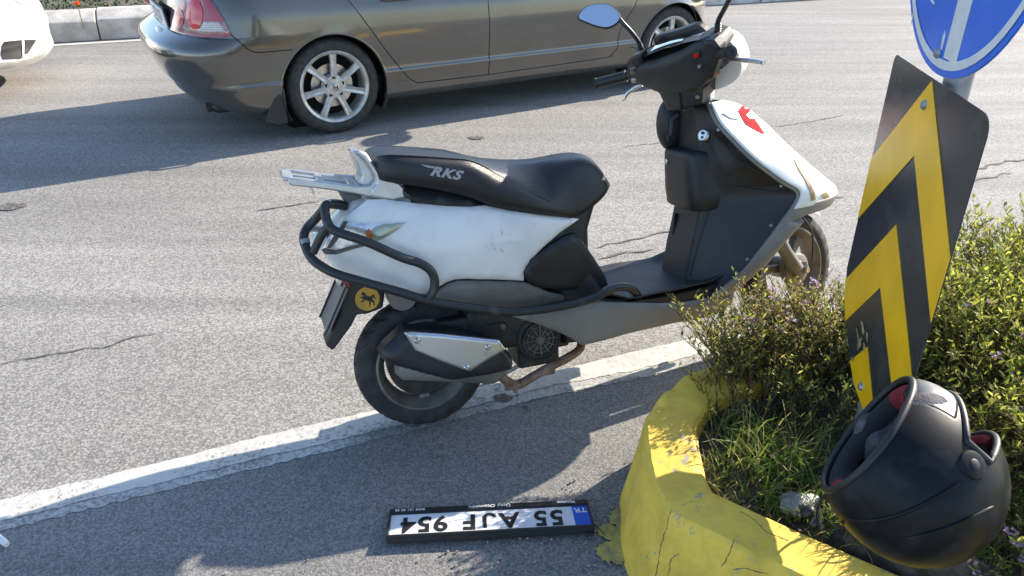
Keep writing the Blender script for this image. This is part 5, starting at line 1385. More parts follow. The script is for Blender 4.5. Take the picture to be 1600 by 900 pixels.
PRF = [(0.165, -0.075), (0.180, -0.045), (0.20, -0.026), (0.225, -0.016), (0.25, -0.012), (0.275, -0.012), (0.30, -0.008), (0.325, -0.003), (0.345, 0.002), (0.358, 0.008), (0.37, 0.0005), (0.385, -0.004), (0.41, -0.002), (0.44, 0.002), (0.48, 0.007), (0.52, 0.011), (0.56, 0.013), (0.60, 0.013), (0.64, 0.010), (0.68, 0.006), (0.71, 0.003), (0.735, 0.000), (0.76, -0.006), (0.79, -0.016), (0.82, -0.030), (0.85, -0.046), (0.875, -0.066)]
def car_body(name, label, frame, paint, rear, front, HW=0.84, wheels=(0.0, 2.72), ra=0.337, wr=0.298, group=None, hood=0.80):
    root = thing(name, label, 'car', frame.matrix(), group)
    us = [u for u, _ in PRF]; pt = [p for _, p in PRF]
    NX = 230
    # length parameter, denser at both ends
    xi = np.concatenate([np.linspace(0, 1, 40) ** 2.0 * 0.10, np.linspace(0.10, 0.90, NX)[1:-1], 1 - (np.linspace(1, 0, 40) ** 2.0) * 0.10])
    def belt(s): return interp(s, [(-0.95, 0.93), (-0.4, 0.915), (0.3, 0.895), (1.2, 0.875), (2.2, 0.865), (2.7, 0.84), (3.1, hood), (3.5, hood - 0.14)])
    def end_f(d, r=0.62, n=2.5):
        return 1.0 if d >= r else max(0.0, 1 - (1 - d / r) ** n) ** (1 / n)
    rows = []
    for j, (u, p) in enumerate(PRF):
        sr, sf = interp(u, rear), interp(u, front); row = []
        for x in xi:
            s = sr + (sf - sr) * x
            d0, d1 = s - sr, sf - s
            hw = (HW + p) * end_f(d0, 0.44, 2.7) * end_f(d1, 0.85, 2.3)
            kz = (belt(s) - 0.165) / (0.875 - 0.165) if u > 0.60 else 1
            uu = u if u <= 0.60 else 0.60 + (u - 0.60) * (belt(s) - 0.60) / (0.875 - 0.60)
            row.append([s, -HW + hw, uu])
        rows.append(row)
    last = rows[-1]
    for k in range(1, 7):
        f = k / 6; row = []
        for s, t, u in last:
            crown = 0.055 * min(1, (HW + t) / 0.4)
            row.append([s, -HW + (t + HW) * (1 - f), u + crown * math.sin(f * math.pi / 2)])
        rows.append(row)
    A = np.array(rows); nr, nc = A.shape[:2]
    # wheel arches: snap the grid to the circle, drop what lies inside
    inside = set()
    for wc in wheels:
        for j in range(nr):
            if A[j, :, 2].min() > 0.8: continue
            for i in range(nc):
                s, t, u = A[j, i]
                if t < -0.25: continue
                d = math.hypot(s - wc, u - 0.285)
                if d < ra + 0.003:
                    A[j, i, 0] = wc + (s - wc) * ra / d; A[j, i, 2] = 0.285 + (u - 0.285) * ra / d
                    inside.add((j, i))
    faces = {}
    def poly_of(pts): return [tuple(p) for p in pts]
    REG = {}
    out = {'body': []}
    for r in root.get('regions', []): pass
    for j in range(nr - 1):
        for i in range(nc - 1):
            c = (A[j, i] + A[j, i + 1] + A[j + 1, i] + A[j + 1, i + 1]) / 4
            if all(k in inside for k in ((j, i), (j, i + 1), (j + 1, i), (j + 1, i + 1))): continue
            nm = 'body'
            if c[1] > -0.25:
                for q, poly in DOORS.items():
                    if in_poly((c[0], c[2]), poly): nm = q
                if nm == 'body' and (c[0] < -0.12 - 0.35 * max(0, c[2] - 0.555) and c[2] < 0.665) and c[0] < wheels[0]: nm = 'rear_bumper'
            elif c[0] < -0.4 and c[2] < 0.665: nm = 'rear_bumper'
            out.setdefault(nm, []).append((j * nc + i, j * nc + i + 1, (j + 1) * nc + i + 1, (j + 1) * nc + i))
    V = A.reshape(-1, 3)
    objs = {}
    for nm, fl in out.items():
        for sg in (1, -1):
            used = sorted({i for f in fl for i in f}); mp = {a: b for b, a in enumerate(used)}
            vs = [L3(V[a, 0], V[a, 1] if sg > 0 else -2 * HW - V[a, 1], V[a, 2]) for a in used]
            fs = [tuple(mp[i] for i in (f if sg > 0 else f[::-1])) for f in fl]
            ob = build(nm if not nm.startswith('door') else 'door', MB().add(vs, fs), paint, root, smooth=180, recalc=False)
            objs[(nm, sg)] = ob
    allv = [L3(*v) for v in V]; allf = [f for fl in out.values() for f in fl]
    bv = BVHTree.FromPolygons(allv, allf)
    def side_t(s, u):
        h = bv.ray_cast(L3(s, 1.0, u), L3(0, -1, 0))
        return -h[0].y if h[0] is not None else 0.0
    # underbody, arch liners
    mb = MB().box(L3(1.2, -HW, 0.25), (3.5, 2 * HW - 0.34, 0.12)); build('underbody', mb, M['car_black'], root, smooth=30)
    for wc in wheels:
        for sg in (1, -1):
            rings = []
            for k in range(25):
                a = R(-28 + 236 * k / 24); c, sn = math.cos(a), math.sin(a)
                tt = [-0.006, -0.05, -0.30]
                rings.append([L3(wc + (ra + dr) * c, t if sg > 0 else -2 * HW - t, 0.285 + (ra + dr) * sn) for t, dr in ((0.000, 0.001), (-0.012, -0.004), (-0.04, 0.03), (-0.30, 0.03))])
            build('arch_liner', MB().loft(rings, closed=False, cap=False), M['car_black'], root, smooth=60)
            mb = MB(); n = 24; pts = [L3(wc + 0.37 * math.cos(a), (-0.30 if sg > 0 else -2 * HW + 0.30), 0.285 + 0.37 * math.sin(a)) for a in [2 * math.pi * k / n for k in range(n)]]
            mb.add(pts, [tuple(range(n))]); build('arch_wall', mb, M['seam'], root, smooth=0)
            # rolled lip of the arch
            build('arch_lip', MB().tube([L3(wc + (ra + 0.004) * math.cos(a), (side_t(wc + (ra + 0.012) * math.cos(a), 0.285 + (ra + 0.012) * math.sin(a)) - 0.004) if sg > 0 else (-2 * HW - side_t(wc + (ra + 0.012) * math.cos(a), 0.285 + (ra + 0.012) * math.sin(a)) + 0.004), 0.285 + (ra + 0.004) * math.sin(a))[:] for a in [R(-14 + 208 * k / 40) for k in range(41)]], 0.007, 6), paint, root, smooth=80)
    for wc in wheels:
        for sg in (1, -1):
            car_wheel(root, wc, -0.012 if sg > 0 else -2 * HW + 0.012, wr, wr, sg=sg)
    # cabin with glass
    rings = []
    sts = np.linspace(-0.62, 2.62, 60)
    def roof(s): return interp(s, [(-0.62, 0.90), (-0.3, 1.04), (0.0, 1.17), (0.35, 1.285), (0.8, 1.345), (1.2, 1.355), (1.55, 1.315), (1.95, 1.16), (2.3, 1.0), (2.62, 0.86)])
    for s in sts:
        z = roof(s); b = min(0.86, z - 0.005); h = max(0.0, z - 0.10 - b) if z > 1.0 else (z - b) * 0.3
        row = []
        hwid = HW - 0.07
        top_w = hwid - 0.5 * (z - b)
        for k in range(6): row.append((hwid - (hwid - top_w) * 0.85 * k / 5, b + (z - 0.045 * min(1, (z - b) / 0.3) - b) * k / 5))
        for k in range(1, 7): row.append((top_w * math.cos(k / 6 * math.pi / 2) * 0.98, z - 0.045 * min(1, (z - b) / 0.3) * (1 - math.sin(k / 6 * math.pi / 2))))
        full = [L3(s, -HW + w, u) for w, u in row] + [L3(s, -HW - w, u) for w, u in row[:-1][::-1]]
        rings.append(full)
    cab = build('cabin', MB().loft(rings, closed=False, cap=False), paint, root, smooth=60)
    for sg in (1, -1):
        for s0, s1 in ((0.12, 1.10), (1.18, 2.12)):
            mb = MB(); gr_ = []
            for s in np.linspace(s0, s1, 16):
                z = roof(s) - 0.10; b = 0.90
                row = []
                for k in range(5):
                    u = b + max(0.01, z - b) * k / 4
                    w = (HW - 0.07) - 0.5 * (u - 0.86) * 0.9 + 0.006
                    row.append(L3(s, -HW + sg * w, u))
                gr_.append(row)
            build('window', MB().loft(gr_, closed=False, cap=False), M['car_glass'], root, smooth=60)
    root['_HW'] = HW; del root['_HW']
    mi = frame.matrix().inverted(); org = mi @ Vector(CAMP); m3 = mi.to_3x3()
    def patch(nm, px, m, off=0.004, parent=None, step=3.0, smooth_n=0, bulge=0.0):
        """a fitted piece whose outline lies on the bodywork"""
        if smooth_n: px = [tuple(p) for p in spline(px, smooth_n, True)]
        B = resample(px, step); poly = [tuple(b) for b in B]
        G = [(x, y) for x in np.arange(min(p[0] for p in px) + step / 2, max(p[0] for p in px), step) for y in np.arange(min(p[1] for p in px) + step / 2, max(p[1] for p in px), step) if in_poly((x, y), poly)]
        vs, es, fs, *_ = delaunay_2d_cdt([Vector(b) for b in B] + [Vector(g) for g in G], [(i, (i + 1) % len(B)) for i in range(len(B))], [], 1, 1e-4)
        dist = poly_dist([(p.x, p.y) for p in vs], B)
        ok, v = {}, []
        for i, p in enumerate(vs):
            d = (m3 @ Vector(ray(p.x, p.y))).normalized(); h = bv.ray_cast(org, d)
            if h[0] is None: continue
            nn = h[1] if h[1].dot(d) < 0 else -h[1]
            ok[i] = len(v); v.append(h[0] + nn * (off + bulge * min(1, dist[i] / 8)))
        f = [tuple(ok[i] for i in t) for t in fs if all(i in ok for i in t)]
        if not f: return None
        return build(nm, MB().add(v, f), m, parent if parent else root, smooth=80, recalc=False)
    def seam_line(pts, parent, w=0.0035, nm='panel_gap'):
        P = resample(spline(pts, 6), 0.03, closed=False)
        path = [L3(p[0], side_t(p[0], p[1]) - w * 0.35, p[1])[:] for p in P]
        return build(nm, MB().tube(path, w, 6), M['seam'], parent, smooth=80)
    return root, objs, patch, seam_line, side_t, roof

CF = Frame((-1.149 + 0.057 * math.cos(R(30)), 4.808 + 0.057 * math.sin(R(30)), 0), 30, 0)
def cs_(l): return [(a - 0.057, b) for a, b in l]
rear_door = cs_([(0.10, 0.93), (0.191, 0.809), (0.30, 0.648), (0.392, 0.509), (0.50, 0.365), (0.555, 0.300), (0.60, 0.272), (0.66, 0.262), (1.148, 0.258), (1.146, 0.60), (1.146, 0.93)])
front_door = cs_([(1.146, 0.93), (1.146, 0.60), (1.148, 0.258), (2.11, 0.272), (2.19, 0.292), (2.235, 0.335), (2.245, 0.42), (2.27, 0.50), (2.39, 0.666), (2.43, 0.80), (2.44, 0.93)])
DOORS = {'door_rear': rear_door, 'door_front': front_door}
REAR = [(0.165, -0.66), (0.18, -0.72), (0.22, -0.80), (0.30, -0.865), (0.40, -0.925), (0.48, -0.960), (0.54, -0.972), (0.58, -0.970), (0.602, -0.950), (0.618, -0.885), (0.645, -0.848), (0.70, -0.832), (0.75, -0.818), (0.82, -0.805), (0.875, -0.80)]
FRONT = [(0.165, 3.22), (0.22, 3.34), (0.32, 3.40), (0.45, 3.44), (0.56, 3.44), (0.64, 3.40), (0.70, 3.33), (0.76, 3.24), (0.82, 3.12), (0.875, 2.98)]
civ, co, cpatch, cseam, cside, croof = car_body('parked_car', 'bronze grey sedan with seven spoke wheels and a red tail lamp across the road', CF, M['car_bronze'], REAR, FRONT)
civ.name = 'sedan_car'
for pts, par in ((rear_door[:9], co[('door_rear', 1)]), (front_door[2:], co[('door_front', 1)]), ([(1.146 - 0.057, 0.90), (1.146 - 0.057, 0.60), (1.148 - 0.057, 0.262)], co[('door_front', 1)])):
    cseam(pts, par)
cseam(cs_([(-0.521, 0.666), (-0.47, 0.61), (-0.434, 0.575), (-0.39, 0.560), (-0.25, 0.557), (-0.19, 0.556)]), co[('rear_bumper', 1)])
cseam(cs_([(2.44, 0.19), (2.44, 0.30), (2.36, 0.33)]), civ, 0.003)
# handles
for s0 in (0.46, 1.42):
    hb = build('handle', MB().tube(spline([L3(s0 - 0.11, cside(s0, 0.80) + 0.002, 0.800)[:], L3(s0 - 0.09, cside(s0, 0.80) + 0.028, 0.802)[:], L3(s0, cside(s0, 0.80) + 0.034, 0.806)[:], L3(s0 + 0.09, cside(s0, 0.80) + 0.028, 0.808)[:], L3(s0 + 0.11, cside(s0, 0.80) + 0.002, 0.810)[:]], 5), 0.013, 10), M['car_bronze'], co[('door_rear' if s0 < 1 else 'door_front', 1)], smooth=70)
# tail lamp with its lenses
M['lamp_clear'] = mat('pinkish_clear_lens', (0.40, 0.22, 0.21), 0.12, metal=0.2, coat=1.0, var=0.2, vscale=60)
M['lamp_rib'] = mat('ribbed_clear_lens', (0.40, 0.37, 0.33), 0.15, metal=0.3, coat=1.0)
tlamp = cpatch('tail_lamp', [(273, 48), (267, 32), (270, 12), (279, -2), (290, -14), (312, -14), (325, -6), (338, 10), (350, 30), (361, 53), (350, 57), (322, 57), (296, 53)], M['lamp_clear'], 0.006, bulge=0.008)
if tlamp:
    cpatch('dark_lens', [(318, -10), (330, 2), (343, 20), (351, 34), (320, 34), (322, 15)], M['red_lens'], 0.0165, tlamp)
    cpatch('brake_lens', [(308 + 12.5 * math.cos(a), 23 + 24 * math.sin(a)) for a in [2 * math.pi * k / 24 for k in range(24)]], M['red_lit'], 0.019, tlamp, bulge=0.006, step=2.5)
    cpatch('inner_lens', [(285 + 6.5 * math.cos(a), 29 + 14 * math.sin(a)) for a in [2 * math.pi * k / 20 for k in range(20)]], M['red_lit'], 0.018, tlamp, bulge=0.004, step=2.0)
    for y in (37, 40.5, 44, 47.5):
        cpatch('lens_rib', [(321 - (y - 37) * 0.6, y), (345 + (y - 37) * 0.7, y), (346 + (y - 37) * 0.7, y + 2), (320 - (y - 37) * 0.6, y + 2)], M['lamp_rib'], 0.0175, tlamp, step=2)
    cpatch('lamp_rim', [(290, 49), (300, 52), (322, 55), (350, 54), (360, 51), (362, 55), (350, 58), (320, 58.5), (296, 55)], M['red_lens'], 0.012, tlamp, step=2)
# rear number plate
bpx = -0.905
pl = build('number_plate', MB().box(L3(-0.850, -0.78, 0.705), (0.012, 0.52, 0.115), Matrix.Rotation(R(-8), 3, 'Y')), M['plate_white'], civ, smooth=30, bevel=0.002)
pl2 = build('plate_frame', MB().box(L3(-0.843, -0.78, 0.703), (0.012, 0.54, 0.135), Matrix.Rotation(R(-8), 3, 'Y')), M['car_black'], civ, smooth=30, bevel=0.002)
v, f = text_mesh('17 L 177', 0.098, bold=0.0016, xs=0.92)
Ry = Matrix.Rotation(R(-8), 3, 'Y'); vv = []
for x, y, z in v:
    q = Ry @ Vector((-0.0068, -x, y)); vv.append((q + L3(-0.850, -0.78, 0.705))[:])
me = bpy.data.meshes.new('lettering'); me.from_pydata(vv, [], f); link_mesh('lettering', me, M['ink'], pl)
build('plate_lamp', MB().ellipsoid(L3(-0.872, -0.66, 0.632), (0.03, 0.09, 0.012)), M['chrome'], civ, smooth=80)
build('tail_lamp', MB().ellipsoid(L3(-0.79, -1.50, 0.76), (0.085, 0.13, 0.10)), M['red_lens'], civ, smooth=80)
# mud flap, exhaust tip, side mirror
fl = [(-0.262, 0.335), (-0.262, 0.115), (-0.33, 0.105), (-0.405, 0.135), (-0.36, 0.24), (-0.31, 0.315)]
build('mud_flap', MB().prism(cs_(fl), lambda a, b, d: L3(a + 0.0, d, b), -0.20, -0.008), M['car_black'], civ, smooth=30, bevel=0.012)
build('exhaust_tip', MB().tube([L3(-0.60, -0.28, 0.215)[:], L3(-0.745, -0.28, 0.205)[:]], [0.028, 0.028], 16), M['dark_engine'], civ, smooth=60)
build('rear_lower_skirt', MB().box(L3(-0.55, -0.84, 0.215), (0.34, 1.3, 0.07)), M['car_black'], civ, smooth=30, bevel=0.03)
mb = MB().ellipsoid(L3(2.05, 0.10, 0.985), (0.075, 0.12, 0.085)).box(L3(2.07, 0.0, 0.93), (0.08, 0.10, 0.03)); build('side_mirror', mb, M['car_bronze'], civ, smooth=80)
mb = MB().ellipsoid(L3(2.05, -1.78, 0.985), (0.075, 0.12, 0.085)); build('side_mirror', mb, M['car_bronze'], civ, smooth=80)
hlm = [L3(3.05, 0, 0.66)]
build('head_lamp', MB().ellipsoid(L3(3.06, -0.14, 0.665), (0.26, 0.10, 0.07), Matrix.Rotation(R(-28), 3, 'Z')), M['lamp_rib'], civ, smooth=80)

# white car entering at the left
WS_YAW = 14
S_ = np.array([math.cos(R(WS_YAW)), math.sin(R(WS_YAW)), 0]); T_ = np.array([math.sin(R(WS_YAW)), -math.cos(R(WS_YAW)), 0])
tipw = gnd(96, 70, 0.36)
WF = Frame(np.array([tipw[0], tipw[1], 0]) - 3.66 * S_ + 0.40 * T_, WS_YAW, 0)
DOORS = {'door_rear': [(0.04, 0.93), (0.33, 0.509), (0.54, 0.272), (0.60, 0.262), (1.09, 0.258), (1.09, 0.93)], 'door_front': [(1.09, 0.93), (1.09, 0.258), (2.05, 0.272), (2.18, 0.335), (2.33, 0.666), (2.38, 0.93)]}
FRONT2 = [(0.165, 3.30), (0.20, 3.40), (0.26, 3.44), (0.34, 3.43), (0.45, 3.44), (0.56, 3.42), (0.66, 3.38), (0.74, 3.32), (0.80, 3.24), (0.875, 3.08)]
wcar, wo, wpatch, wseam, wside, wroof = car_body('white_car', 'white car whose front bumper with fog lamp recess enters at the left edge', WF, M['car_white'], REAR, FRONT2, hood=0.88)
fg = wpatch('fog_recess', [(2, 72), (6, 65), (34, 62), (55, 62), (57, 65), (50, 78), (40, 86), (34, 88), (32, 92), (4, 93), (1, 86)], M['car_black'], 0.004, step=2.5)
wpatch('fog_divider', [(32, 63), (36, 63), (36, 86), (42, 84), (54, 64), (57, 65), (51, 79), (42, 87), (34, 90)], M['car_white'], 0.010, step=2)
wpatch('lower_lip', [(-10, 98), (22, 96), (46, 91), (60, 83), (68, 70), (73, 56), (78, 60), (75, 76), (66, 90), (52, 98), (22, 105), (-10, 109)], M['grey_lip'], 0.006, step=3)
wpatch('side_lip', [(70, 92), (78, 74), (82, 62), (86, 66), (87, 78), (82, 90)], M['grey_lip'], 0.010, step=2)
wpatch('head_lamp', [(12, -8), (64, -8), (65, 6), (60, 16), (46, 12), (28, 5)], M['galv'], 0.006, step=3)
wpatch('side_marker', [(78, 28), (80, 28), (84, 46), (82, 52)], M['car_black'], 0.005, step=2)

# ---------------------------------------------------------------- leaning chevron sign on its post
KS = 1.08
SA = CAMP + KS * (np.array([0.763, 1.569, 1.145]) - CAMP); se_ = np.array([-0.1381, -0.9904, 0.0]); sn_v = np.array([-0.9904, 0.1381, 0.0])
def sgn(px, py, off=0.0):
    q = hit(px, py, SA + sn_v * off, sn_v) - SA
    return float(q @ se_), float(q[2])
sm = Matrix.Identity(4)
for i in range(3): sm[i][0], sm[i][1], sm[i][2] = se_[i], sn_v[i], (0, 0, 1)[i]
for i in range(3): sm[i][3] = (SA + 0 * sn_v)[i]
sign = thing('traffic_sign', 'black and yellow chevron board under a round blue arrow sign on a grey post', 'road sign', sm)
def sp(e, n, z): return Vector((e, n, z))
def flat(name, poly, m, n0, n1, parent, bevel=0.0):
    return build(name, MB().prism(poly, lambda a, b, d: sp(a, d, b), n0, n1), m, parent, smooth=30, bevel=bevel)
cr = 0.035
corner = lambda cx, cz, a0, a1, n=6: [(cx + cr * math.cos(R(a0 + (a1 - a0) * k / n)), cz + cr * math.sin(R(a0 + (a1 - a0) * k / n))) for k in range(n + 1)]
outline = [(0.0, -0.017), (0.005, -0.005), (0.015, 0.0)] + corner(0.472 * KS - cr, -cr, 90, 0) + [(0.472 * KS, -0.62 * KS), (0.455 * KS, -0.65 * KS)] + [(a * KS, b * KS) for a, b in [(0.42, -0.658), (0.309, -0.657), (0.216, -0.648), (0.15, -0.622), (0.076, -0.574), (0.03, -0.53), (0.004, -0.475)]]
board = flat('chevron_board', outline, M['sign_black'], -0.002, 0.0, sign)
def clip_poly(poly, outl):
    """keep the print a hair inside the board (Sutherland-Hodgman against the convex outline)"""
    out = poly; n = len(outl)
    ar = sum(outl[i][0] * outl[(i + 1) % n][1] - outl[(i + 1) % n][0] * outl[i][1] for i in range(n)); sg = 1 if ar > 0 else -1
    for i in range(n):
        a, b = np.array(outl[i]), np.array(outl[(i + 1) % n]); inn = lambda p: sg * ((b[0] - a[0]) * (p[1] - a[1]) - (b[1] - a[1]) * (p[0] - a[0])) >= 0
        res = []
        for j in range(len(out)):
            p, q = np.array(out[j - 1]), np.array(out[j])
            if inn(p) != inn(q):
                d1 = (b[0] - a[0]) * (p[1] - a[1]) - (b[1] - a[1]) * (p[0] - a[0]); d2 = (b[0] - a[0]) * (q[1] - a[1]) - (b[1] - a[1]) * (q[0] - a[0])
                res.append(tuple(p + (q - p) * d1 / (d1 - d2)))
            if inn(q): res.append(tuple(q))
        out = res
        if not out: return []
    return out
def chevron(apex, inner, lo, li, ro, ri, name='chevron'):
    A, I, LO, LI, RO, RI = [np.array(sgn(*p)) for p in (apex, inner, lo, li, ro, ri)]
    ext = lambda a, b, k=1.6: tuple(a + (b - a) * k)
    for part in ([tuple(I), tuple(A), ext(A, LO), ext(I, LI)], [tuple(A), tuple(I), ext(I, RI), ext(A, RO)]):
        c = clip_poly(part, outline)
        if len(c) > 2: flat(name, c, M['sign_yellow'], 0.0002, 0.0012, board)
chevron((1457, 126), (1429, 243), (1363, 246), (1346, 336), (1484, 387), (1454, 492))
chevron((1401, 351), (1376, 449), (1328, 430), (1320, 503), (1425, 583), (1395, 612))
p3 = [sgn(*p) for p in [(1356, 542), (1366, 644), (1362, 700), (1325, 640), (1320, 575), (1326, 566)]]
c = clip_poly(p3, outline)
if len(c) > 2: flat('chevron', c, M['sign_yellow'], 0.0002, 0.0012, board)
for poly in ([(1345, 500), (1349, 503), (1352, 520), (1349, 524)], [(1341, 530), (1348, 526), (1346, 541), (1340, 548)], [(1330, 560), (1336, 557), (1334, 566)], [(1354, 518), (1357, 521), (1357, 536), (1355, 532)], [(1338, 512), (1340, 513), (1343, 528), (1341, 528)], [(1350, 536), (1353, 538), (1352, 552), (1350, 548)]):
    flat('scrape', [sgn(*p) for p in poly], M['sign_scrape'], 0.0010, 0.0015, board)
for p in ((1446, 164), (1347, 604)):
    e, z = sgn(*p); build('bolt', MB().lathe([(0, 0.007), (0.006, 0.007), (0.009, 0.004), (0.011, 0.0)], sp(e, 0.001, z), (0, 1, 0), 8), M['galv'], board, smooth=30)
post = build('post', MB().tube([sp(0.245, -0.042, -1.0)[:], sp(0.245, -0.042, 0.78)[:]], 0.025, 20), M['galv'], sign, smooth=70)
for z in (-0.06, -0.70, 0.07, 0.66):
    build('clamp', MB().lathe([(0.026, -0.014), (0.029, -0.014), (0.029, 0.014), (0.026, 0.014)], sp(0.245, -0.042, z), (0, 0, 1), 24, closed=True).box(sp(0.245, -0.008, z), (0.10, 0.006, 0.028)), M['galv'], post, smooth=40)
DC, DR = (0.232 * KS, 0.312 * KS), 0.303 * KS
ring_pts = lambda r, n=64: [(DC[0] + r * math.cos(2 * math.pi * k / n), DC[1] + r * math.sin(2 * math.pi * k / n)) for k in range(n)]
disc = flat('round_board', ring_pts(DR), M['sign_blue'], -0.004, 0.0, sign, bevel=0.001)
mb = MB(); o_r, i_r = ring_pts(DR - 0.013), ring_pts(DR - 0.029); n = 64
mb.add([sp(a, 0.0014, b) for a, b in o_r] + [sp(a, 0.0014, b) for a, b in i_r] + [sp(a, 0.0002, b) for a, b in o_r], [(k, (k + 1) % n, n + (k + 1) % n, n + k) for k in range(n)])
build('white_ring', mb, M['sign_white'], disc, smooth=0)
b0, b1 = sgn(1475, 90), sgn(1494, 100); ac = (b0[0] + b1[0]) / 2; aw = (b1[0] - b0[0]) / 2; az = (b0[1] + b1[1]) / 2
flat('arrow', [(ac - aw, az), (ac + aw, az), (ac + aw, 0.50), (ac + 0.11, 0.42), (ac + 0.11, 0.51), (ac, 0.63), (ac - 0.11, 0.51), (ac - 0.11, 0.42), (ac - aw, 0.50)], M['sign_white'], 0.0002, 0.0013, disc)
e, z = sgn(1467, 83); build('bolt', MB().lathe([(0, 0.007), (0.006, 0.007), (0.009, 0.004), (0.011, 0.0)], sp(e, 0.001, z), (0, 1, 0), 8), M['galv'], disc, smooth=30)
for poly in ([(1424, 37), (1427, 20), (1428.5, 20), (1425, 38)], [(1454, 0), (1459, 0), (1461, 6), (1459, 7)], [(1474, 56), (1477, 48), (1478, 56), (1472, 78), (1470, 77)], [(1467, 98), (1471, 91), (1472, 96), (1469, 103)]):
    flat('scratch', [sgn(*p) for p in poly], M['sign_white'], 0.0002, 0.0010, disc)

# ---------------------------------------------------------------- number plate lying on the asphalt
zn, zf = 0.030, 0.010
nl, nr_, fr_, fl_ = gnd(602, 840, zn), gnd(929, 823, zn), gnd(920, 787, zf), gnd(610, 792, zf)
X = (nl - nr_); wX = np.linalg.norm(X); X /= wX
Yv = (nl + nr_) / 2 - (fr_ + fl_) / 2; Yv -= X * (Yv @ X); wY = np.linalg.norm(Yv); Yv /= wY
Zv = np.cross(X, Yv); pc = (nl + nr_ + fr_ + fl_) / 4
pm = Matrix.Identity(4)
for i in range(3): pm[i][0], pm[i][1], pm[i][2], pm[i][3] = X[i], Yv[i], Zv[i], pc[i]
nplate = thing('number_plate', 'loose number plate in its black frame lying upside down on the asphalt', 'number plate', pm)
hx, hy = wX / 2, wY / 2
strip = 0.020
fr = build('frame', MB().box((0, 0, -0.007), (wX, wY, 0.008)), M['ink'], nplate, smooth=30, bevel=0.002)
for nm, c, s in (('rim', (0, hy - 0.003, -0.001), (wX, 0.006, 0.010)), ('rim', (0, -hy + 0.0015 + strip, -0.001), (wX, 0.003, 0.009)), ('rim', (hx - 0.003, 0.008, -0.001), (0.006, wY - 0.022, 0.0098)), ('rim', (-hx + 0.003, 0.008, -0.001), (0.006, wY - 0.022, 0.0098)), ('lettering_strip', (0, -hy + strip / 2 - 0.001, 0.000), (wX, strip - 0.002, 0.008)), ('side_wall', (0, hy - 0.0005, -0.011), (wX * 0.996, 0.004, 0.014))):
    build(nm, MB().box(c, s), M['black_plastic'], fr, smooth=30, bevel=0.0012)
py0, py1 = -hy + strip + 0.003, hy - 0.006
ph = py1 - py0; pyc = (py0 + py1) / 2
plt_ = build('plate', MB().box((0, pyc, -0.001), (wX - 0.013, ph, 0.002)), M['plate_white'], nplate, smooth=30, bevel=0.0006)
build('blue_band', MB().box((-hx + 0.0065 + 0.020, pyc, 0.0005), (0.040, ph - 0.002, 0.0012)), M['plate_blue'], plt_, smooth=0)
def plate_text(txt, x, y, h, z, m, bold=0.0, xs=1.0, parent=None, spacing=1.0, emb=0.0006):
    v, f = text_mesh(txt, h, extrude=emb, bold=bold, xs=xs, spacing=spacing)
    me = bpy.data.meshes.new('lettering'); me.from_pydata([(a + x, b + y, c + z) for a, b, c in v], [], f)
    return link_mesh('lettering', me, m, parent if parent else plt_)
LH = ph * 1.02
for word, x in (('55', -0.1475), ('A', -0.048), ('F', 0.052), ('954', 0.166)):
    plate_text(word, x, pyc, LH, 0.0008, M['ink'], bold=0.0021, xs=0.84, spacing=1.12)
Jw, Jh, Js = 0.034, LH * 0.70, 0.0095
J = [(Jw / 2 - Js, Jh / 2), (Jw / 2, Jh / 2)] + [(Jw / 2 * math.cos(R(a)), -Jh / 2 + 0.017 + 0.017 * math.sin(R(a))) for a in range(0, -181, -15)] + [((Jw / 2 - Js) * math.cos(R(a)), -Jh / 2 + 0.017 + (0.017 - Js) * math.sin(R(a))) for a in range(-180, 1, 15)]
build('lettering', MB().prism([(x + 0.002, y + pyc) for x, y in J], lambda a, b, d: (a, b, d), 0.0002, 0.0014), M['ink'], plt_, smooth=0)
plate_text('TR', -hx + 0.026, pyc - ph * 0.27, 0.027, 0.0016, M['print_white'], bold=0.0003)
ys = -hy + strip / 2 - 0.001
plate_text('Üçay Otomotiv', 0.0, ys, 0.0165, 0.0045, M['print_white'], bold=0.0002, parent=fr, spacing=1.05)
plate_text('0433 161 40 36', 0.205, ys, 0.0115, 0.0045, M['print_white'], bold=0.0002, parent=fr, spacing=1.05)
plate_text('Manavgat', -0.200, ys, 0.0125, 0.0045, M['print_white'], bold=0.0004, parent=fr)
build('clip', MB().box((-hx + 0.015, hy + 0.004, -0.014), (0.02, 0.02, 0.006)), M['black_plastic'], fr, smooth=30, bevel=0.001)
build('wire', MB().tube(spline([(-hx - 0.002, hy - 0.02, -0.008), (-hx - 0.012, hy - 0.01, -0.012), (-hx - 0.024, hy + 0.006, -0.02)], 4), 0.0012, 5), M['ink'], fr, smooth=60)

